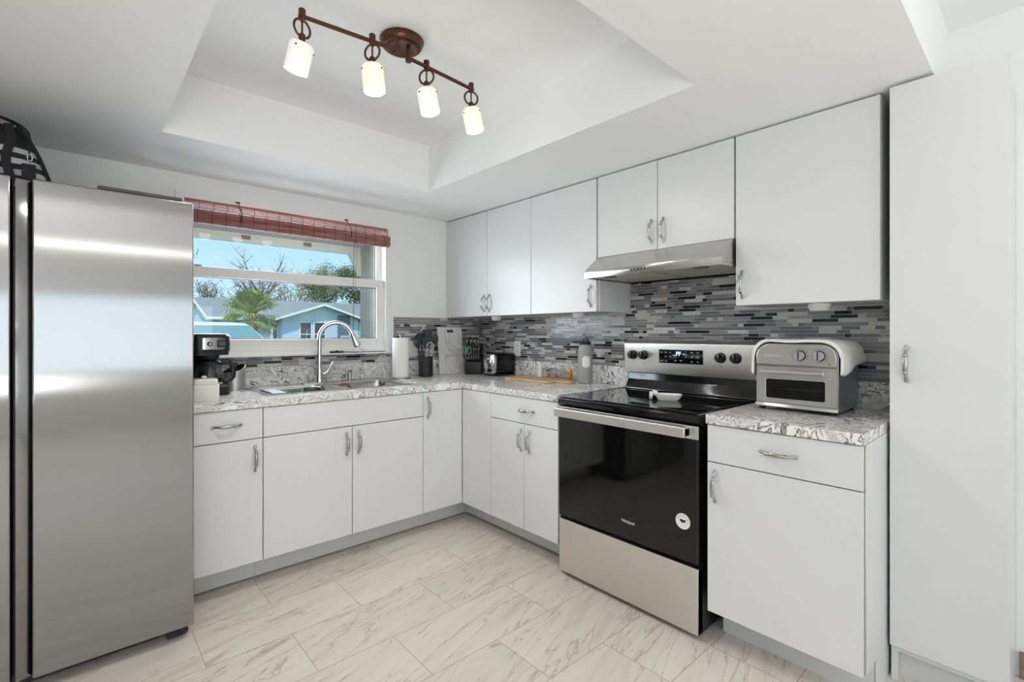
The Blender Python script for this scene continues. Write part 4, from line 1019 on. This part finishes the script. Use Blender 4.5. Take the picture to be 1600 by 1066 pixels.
mb = MB(M=T); mb.cyl((.040, -.1012, .040), (.040, -.105, .040), .0055, seg=16); obj('button', mb, M_black, ce)
mb = MB(M=T); mb.rings([rrect(-.068, .068, -.095, .096, z, .02, 5) for z in (.0005, .012)]); obj('base', mb, M_black, t)
# wooden board with jars
t = thing('cutting_board', 'pale wooden cutting board lying flat left of the range', 'cutting board', (-.19, -.92, CT))
T = TZ(-.185, -.885, 0)
mb = MB(M=T); mb.prism([(-.105, .235), (-.122, .215), (-.122, -.165), (-.100, -.178), (-.045, -.180), (-.035, -.200), (-.035, -.255), (-.025, -.270), (.030, -.270), (.040, -.255), (.040, -.200), (.05, -.180), (.100, -.178), (.122, -.165), (.122, .215), (.105, .235)], .0003, .014, 'z', bev=.003)
M_bw = mat('maple_board', (206, 170, 128), .45); q = NT(M_bw); n = q.noise(q.coord((30, 2.5, 1)), 2, 4, .6); q.base(q.ramp(n.outputs[0], [(.3, (192, 152, 110)), (.7, (216, 184, 144))]))
obj('board', mb, M_bw, t)
ZJ = CT+.0145
def jar(x, y, r, h, name, label, fill, fc, cap=None, group=None, body=None):
    t = thing(name, label, 'jar', (x, y, ZJ), group); T = TZ(x, y, 0, ZJ)
    mb = MB(M=T); mb.lathe([(0, 0), (r*.92, 0), (r, .003), (r, h*.80), (r*.80, h*.9), (r*.80, h)], 28); obj('glass', mb, body or M_clear, t)
    if fill:
        mb = MB(M=T); mb.lathe([(0, .005), (r*.91, .005), (r*.91, h*fill), (0, h*fill+.002)], 24); obj('contents', mb, mat(name+'_contents', fc, .5), t)
    if cap:
        mb = MB(M=T); mb.lathe([(r*.8, h*.9), (r*.84, h*.9), (r*.84, h+.006), (r*.78, h+.010), (0, h+.010)], 24); obj('lid', mb, cap, t)
mb = MB(M=TZ(-.10, -.795, 0, ZJ)); mb.lathe([(0, 0), (.014, 0), (.015, .004), (.0125, .05), (.0155, .06), (.0155, .070), (.013, .074), (0, .075)], 24)
obj('salt_shaker', mb, M_white, None, (-.10, -.795, ZJ), 'small white shaker on the wooden board nearest the toaster', 'shaker')
jar(-.100, -.850, .026, .066, 'spice_jar', 'short clear jar of pink salt beside the white shaker', .45, (226, 200, 190))
jar(-.100, -.920, .029, .066, 'spice_jar', 'wider clear jar of reddish spice in the middle of the board', .42, (214, 164, 142))
jar(-.095, -.990, .022, .064, 'glass_jar', 'empty clear jar between the spice and the amber jar', 0, None)
jar(-.098, -1.050, .0225, .054, 'honey_jar', 'small amber honey jar with a gold lid on the wooden board', .70, (240, 168, 44), mat('gold_lid', (214, 172, 84), .35, .6))
# steel water bottle
t = thing('water_bottle', 'tall grey water bottle with a black lid left of the range', 'bottle', (-.115, -1.195, CT))
T = TZ(-.115, -1.195)
mb = MB(M=T); mb.lathe([(.0435, .012), (.0450, .016), (.0450, .205), (.043, .217), (.034, .230), (.033, .236), (0, .236)], 40); obj('body', mb, mat('powder_grey', (158, 157, 156), .5), t)
mb = MB(M=T); mb.lathe([(0, 0), (.042, 0), (.044, .003), (.0440, .0118), (0, .0118)], 40); obj('base_ring', mb, M_sink, t)
mb = MB(M=T); mb.lathe([(.034, .2362), (.0345, .238), (.0345, .254), (.031, .258), (0, .258)], 36); mb.sweep([(-.022, 0, .256), (-.02, 0, .270), (0, 0, .275), (.02, 0, .270), (.022, 0, .256)], .005, .009, (1, 0, 0), 8); obj('lid', mb, M_black, t)
mb = MB(M=T); rg = []
for k in range(13):
    a = R(196+62*k/12); e_ = abs(k-6)/6; hh = .034*(1-.35*e_**3)
    rg.append([((.0453)*math.cos(a), .0453*math.sin(a), .135-hh), (.0453*math.cos(a), .0453*math.sin(a), .135+hh*(1-.1*math.sin(k)))])
mb.rings(rg, 0, False, False, None, False); obj('sticker', mb, M_white, t)
mb = MB(M=T); mb.rings([[(.0452*math.cos(a), .0452*math.sin(a), z) for a in [2*math.pi*k/40 for k in range(40)]] for z in (.185, .1858)], 0, False, False); obj('seam_line', mb, mat('seam_grey', (120, 119, 118), .5), t)
mb = MB(M=T); mb.rings([[(.0452*math.cos(a), .0452*math.sin(a), z) for a in [2*math.pi*k/40 for k in range(40)]] for z in (.045, .0458)], 0, False, False); obj('seam_line', mb, mat('seam_grey', (120, 119, 118), .5), t)

# ---------------------------------------------------------------- outside the window
GZ = -.30
M_lawn = speck('lawn', (96, 120, 66), (124, 142, 84), 3, .9); M_road = speck('pale_asphalt', (150, 148, 146), (166, 164, 160), 20, .85)
mb = MB(); mb.box(-90, 120, .2, 130, GZ-.2, GZ); structure('ground', mb, M_lawn)
mb = MB(); mb.box(-90, 120, 13, 20, GZ, GZ+.015); mb.box(-2.6, 1.8, .2, 13, GZ, GZ+.015); structure('road', mb, M_road)
# our own eave, fascia and the wing wall right of the window
M_fas = mat('cream_fascia', (214, 211, 198), .6); M_sof = mat('grey_soffit', (172, 172, 168), .7)
mb = MB(); mb.box(-5.5, -.552, .152, 1.0, 1.945, 2.06); structure('trim_3', mb, M_sof)
mb = MB(); mb.box(-5.5, -.40, 1.0, 1.03, 1.878, 2.08); structure('trim_4', mb, M_fas)
for k, px_ in enumerate((-2.45, -1.93, -1.47, -1.013, -.68)):
    if k < 4:
        mb = MB(); mb.box(px_-.03, px_+.03, .988, .999, 1.902, 1.930); structure('trim_%d' % (6+k), mb, mat('brown_vent', (128, 112, 92), .7))
M_sid = mat('grey_vertical_siding', (172, 167, 158), .6); 
mb = MB(); mb.box(-.548, -.40, .152, 1.0, GZ, 2.06)
k = .16
while k < 1.0: mb.box(-.552, -.5482, k, k+.045, GZ, 2.06, bev=.001, seg=1); k += .062
structure('wall_wing', mb, M_sid)
mb = MB(); mb.prism([(-.66, 1.878), (-.552, 1.878), (-.552, 1.70), (-.575, 1.70), (-.60, 1.77)], .99, 1.03, 'y'); structure('trim_5', mb, M_fas)

# house across the street
t = thing('house', 'blue single-storey house with a grey roof across the street', 'house', (12, 32, GZ))
M_blue = painted('pale_blue_stucco', (192, 213, 232), .8, .25, 8); M_bl2 = mat('blue_board', (206, 222, 230), .7); M_trim = mat('white_house_trim', (236, 238, 238), .6)
M_roof = speck('grey_shingle', (126, 132, 128), (150, 154, 148), 6, .9); M_hgl = mat('dark_house_glass', (62, 74, 82), .1)
hx0, hx1, hy0, hy1, ze, zr = 3.5, 24, 30.2, 38.6, 2.12, 3.42
mb = MB(); mb.box(hx0, hx1, hy0, hy1, GZ, ze); mb.prism([(hy0, ze), (hy1, ze), ((hy0+hy1)/2, zr-.1)], hx0, hx0+.2, 'x'); obj('wall', mb, M_blue, t)
mb = MB()
ym = (hy0+hy1)/2
mb.prism([(hy0-.55, ze-.13), (ym, zr-.02), (hy1+.55, ze-.13), (hy1+.55, ze+.02), (ym, zr+.13), (hy0-.55, ze+.02)], hx0-.3, hx1+.3, 'x'); obj('roof', mb, M_roof, t)
mb = MB(); mb.prism([(hy0-.58, ze-.16), (ym, zr-.06), (hy1+.58, ze-.16), (hy1+.58, ze+.0), (ym, zr+.11), (hy0-.58, ze+.0)], hx0-.36, hx0-.30, 'x'); mb.box(hx0-.3, 6.9, hy0-.6, hy0-.55, ze-.13, ze+.04); obj('fascia', mb, M_trim, t)
gx0, gx1, gy = 6.62, 12.55, 29.0                          # gabled front wing
gm = (gx0+gx1)/2
mb = MB(); mb.prism([(gx0+.5, GZ), (gx1-.45, GZ), (gx1-.45, 2.1), (gm, 2.98), (gx0+.5, 2.1)], gy, hy0+1, 'y'); obj('gable_wall', mb, M_blue, t)
mb = MB(); mb.prism([(gx0, 1.98), (gm, 2.98), (gx1, 1.98), (gx1, 2.10), (gm, 3.12), (gx0, 2.10)], gy-.42, hy0+4, 'y'); obj('gable_roof', mb, M_roof, t)
mb = MB(); mb.prism([(gx0-.03, 1.96), (gm, 2.95), (gx1+.03, 1.96), (gx1+.03, 2.09), (gm, 3.10), (gx0-.03, 2.09)], gy-.5, gy-.42, 'y'); obj('rake_board', mb, M_trim, t)
mb = MB(); mb.prism([(8.1, 1.98), (9.85, 1.98), (9.85, 2.72), (9.45, 2.82), (8.1, 2.48)], gy-.03, gy-.001, 'y'); obj('gable_panel', mb, M_bl2, t)
for x0 in (8.12, 9.02):
    mb = MB(); frame(mb, x0, x0+.82, .35, 1.93, gy-.05, gy-.001, .08, .08, .08, .08, 0); mb.box(x0+.08, x0+.74, gy-.045, gy-.015, 1.08, 1.13); w = obj('window', mb, M_trim, t)
    mb = MB(); mb.box(x0+.08, x0+.74, gy-.012, gy-.004, .43, 1.85); obj('pane', mb, M_hgl, w)
mb = MB(); mb.box(10.62, 11.5, gy-.025, gy-.001, GZ, 2.38); obj('entry_panel', mb, mat('entry_grey', (108, 124, 134), .6), t)
mb = MB(); mb.box(6.80, 7.02, hy0-.42, hy0-.38, .2, 1.75); mb.box(6.70, 7.1, hy0-.40, hy0-.01, .1, 1.82, 1); obj('side_window', mb, [M_hgl, M_trim], t)
mb = MB(); mb.box(12.16, 12.26, gy-.04, gy-.001, .0, 1.8); mb.box(12.3, 12.7, gy+.3, gy+.34, 0, 1.75, 1); obj('downspout', mb, [M_trim, M_hgl], t)
mb = MB()
for k in range(16): mb.cyl((10.4+.095*k, gy-1.2, .0), (10.4+.095*k, gy-1.2, .96), .02, seg=6)
mb.box(10.35, 11.9, gy-1.23, gy-1.17, .95, 1.0); mb.box(10.35, 11.9, gy-1.23, gy-1.17, .0, .05); mb.box(10.35, 10.42, gy-1.23, gy-1.17, GZ, .98); mb.box(11.83, 11.9, gy-1.23, gy-1.17, GZ, .98)
obj('porch_railing', mb, M_trim, t)

# parked vehicle in the driveway, nose towards the kitchen
t = thing('parked_car', 'pale blue vehicle parked in the driveway with its windshield facing us', 'car', (-.6, 8.4, GZ))
M_body = mat('pale_blue_paint', (222, 226, 224), .5, 0); M_ws = mat('windshield_glass', (112, 148, 146), .3, 0, .3); M_tyre = mat('tyre', (28, 28, 30), .8)
ccx = -.52; hw = .84
mb = MB()
prof = [(5.7, .25), (5.62, .55), (5.75, .78), (6.2, .92), (6.75, .98), (7.0, 1.02), (11.2, 1.02), (11.35, .8), (11.35, .2), (5.9, .15)]
rg = []
for x, s_ in ((-hw, .95), (-hw+.06, 1), (hw-.06, 1), (hw, .95)):
    rg.append([(ccx+x, 8.5+(y-8.5)*s_, z*1 if s_ == 1 else .5+(z-.5)*.94) for y, z in prof])
mb.rings(rg); obj('body', mb, M_body, t)
mb = MB(); rg = []
for z, w, y0, y1 in ((1.0, .80, 6.75, 11.1), (1.10, .775, 6.95, 11.05), (1.33, .66, 7.42, 10.8), (1.385, .60, 7.62, 10.6), (1.40, .45, 7.8, 10.4)):
    rg.append(rrect(ccx-w, ccx+w, y0, y1, z, .16, 5))
mb.rings(rg); cab_ = obj('cabin', mb, M_body, t)
mb = MB(); mb.raw([(ccx-.74, 6.77, 1.03), (ccx+.74, 6.77, 1.03), (ccx+.60, 7.36, 1.335), (ccx-.60, 7.36, 1.335)], [(0, 1, 2, 3)]); mb.raw([(ccx-.74, 6.80, 1.02), (ccx+.74, 6.80, 1.02), (ccx+.60, 7.39, 1.32), (ccx-.60, 7.39, 1.32)], [(3, 2, 1, 0)])
ws = obj('windshield', mb, M_ws, cab_)
mb = MB(); mb.sweep([(ccx+.55, 6.745, 1.035), (ccx+.1, 6.755, 1.05), (ccx-.02, 6.755, 1.045)], .010, seg=6); mb.sweep([(ccx-.1, 6.745, 1.035), (ccx-.5, 6.755, 1.05)], .010, seg=6); obj('wiper', mb, M_black, cab_)
mb = MB(); mb.raw([(ccx-.795, 7.15, 1.06), (ccx-.795, 8.6, 1.06), (ccx-.675, 8.5, 1.33), (ccx-.675, 7.55, 1.33)], [(0, 1, 2, 3)]); mb.raw([(ccx-.785, 7.15, 1.06), (ccx-.785, 8.6, 1.06), (ccx-.665, 8.5, 1.33), (ccx-.665, 7.55, 1.33)], [(0, 1, 2, 3)]); obj('side_window', mb, M_ws, cab_)
for y in (6.5, 10.3):
    for sx in (-1, 1):
        mb = MB(); mb.cyl((ccx+sx*.66, y, .03), (ccx+sx*.84, y, .03), .325, seg=28); obj('wheel', mb, M_tyre, t)

# trees
M_leafd = speck('dark_leaf', (62, 84, 44), (96, 118, 62), 2, .8); M_leafl = speck('olive_leaf', (108, 122, 74), (138, 146, 96), 2, .8); M_palm = speck('palm_leaf', (124, 148, 82), (168, 182, 116), 2, .7)
M_bark = speck('bark', (108, 94, 80), (138, 124, 108), 5, .9)
def tree(label, x, y, h, cr, leaf, n, trunk_r=.2, base_h=.35, sz=.15, bare=0, group=None, seed=1):
    rd = random.Random(seed); t = thing('tree', label, 'tree', (x, y, GZ), group)
    mb = MB(); top = Vector((x, y, GZ+h*.62)); mb.sweep([(x, y, GZ), (x+.1, y, GZ+h*.3), tuple(top)], [trunk_r, trunk_r*.8, trunk_r*.5], seg=8)
    tips = []
    nb = 12+bare
    for k in range(nb):
        a = rd.random()*6.283; s_ = Vector((x, y, GZ+h*(base_h+.3*rd.random()))); L = cr*(.6+.5*rd.random())
        e_ = s_+Vector((math.cos(a)*L, math.sin(a)*L, h*(.12+.34*rd.random()))); mid = (s_+e_)/2+Vector((0, 0, -.1*h*rd.random()*.5))
        mb.sweep([s_, mid, e_], [trunk_r*.4, trunk_r*.26, trunk_r*.09], seg=5); tips.append(e_)
        for _ in range(4 if bare else 2):
            f_ = mid.lerp(e_, rd.random()); g_ = f_+Vector((rd.uniform(-1, 1), rd.uniform(-1, 1), rd.uniform(.2, 1.2)))*cr*.36
            mb.sweep([f_, f_.lerp(g_, .5)+Vector((0, 0, -.05)), g_], [trunk_r*.16, trunk_r*.1, trunk_r*.04], seg=4); tips.append(g_)
            for _2 in range(3 if bare else 0):
                h_ = f_.lerp(g_, rd.random()); i_ = h_+Vector((rd.uniform(-1, 1), rd.uniform(-1, 1), rd.uniform(0, 1)))*cr*.2
                mb.sweep([h_, i_], [trunk_r*.07, trunk_r*.03], seg=3); tips.append(i_)
    obj('trunk', mb, M_bark, t)
    if n:
        mb = MB()
        for k in range(n):
            c = rd.choice(tips)+Vector((rd.gauss(0, 1), rd.gauss(0, 1), rd.gauss(0, .8)))*cr*.19
            u = Vector((rd.gauss(0, 1), rd.gauss(0, 1), rd.gauss(0, 1))).normalized(); w = u.orthogonal().normalized(); s2 = sz*(.5+rd.random())
            mb.raw([c-u*s2, c+w*s2*.45, c+u*s2, c-w*s2*.45], [(0, 1, 2, 3)])
        obj('foliage', mb, leaf, t, recalc=False)
tree('leafy green tree behind the right end of the grey house roof', 20.8, 46, 7.7, 2.6, M_leafd, 6500, .28, seed=2)
tree('dense olive tree just left of the leafy tree, behind the grey house roof', 19.2, 55, 8.6, 3.0, M_leafl, 6000, .25, seed=3)
tree('sparse half-bare tree behind the middle of the grey house roof', 13.2, 47, 6.6, 2.3, M_leafl, 1600, .22, .3, .09, 12, seed=4)
tree('tall bare-branched tree behind the palm and the roof', 13.4, 58, 10.2, 3.4, M_leafl, 700, .26, .3, .07, 22, seed=5)
tree('dark green tree showing at the refrigerator edge of the window', 2.4, 45, 7.6, 1.7, M_leafd, 4500, .25, seed=6)
tree('far thin tree between the palm and the dark tree', 6.4, 48, 6.4, 1.6, M_leafl, 900, .2, .3, .09, 10, seed=8)
# palm
px0, py0, pz0 = 3.55, 21.5, 2.05
t = thing('palm_tree', 'bushy green fan palm in front of the blue house', 'palm', (px0, py0, GZ))
mb = MB(); mb.sweep([(px0, py0, GZ), (px0+.05, py0, .8), (px0, py0, pz0)], [.26, .2, .22], seg=10)
for k in range(40):
    a = k*2.4; z = .5+k*.04; mb.sweep([(px0+.17*math.cos(a), py0+.17*math.sin(a), z), (px0+.33*math.cos(a), py0+.33*math.sin(a), z+.22)], [.05, .015], seg=4)
obj('trunk', mb, speck('palm_bark', (140, 116, 88), (172, 148, 112), 8, .9), t)
rd = random.Random(11); mb = MB()
for k in range(86):
    a = rd.random()*6.283; el = rd.uniform(-.8, 1.35); L = rd.uniform(.75, 1.3); d = Vector((math.cos(a)*math.cos(el), math.sin(a)*math.cos(el), math.sin(el)))
    c = Vector((px0, py0, pz0)); e_ = c+d*L*.75; mb.sweep([c, e_], [.022, .014], seg=4)
    sd = d.cross(Vector((0, 0, 1))).normalized(); nn = sd.cross(d)
    for j in range(17):
        th = R(-105+210*j/16); q_ = (d*math.cos(th)+sd*math.sin(th)).normalized(); LL = rd.uniform(.42, .62)*(1-.25*abs(th)/2)
        m1 = e_+q_*LL*.6; m2 = e_+q_*LL+Vector((0, 0, -.16-.1*rd.random())); wv = nn.cross(q_).normalized()*.022
        mb.raw([e_, m1-wv, m2, m1+wv], [(0, 1, 2, 3)])
obj('fronds', mb, M_palm, t, recalc=False)
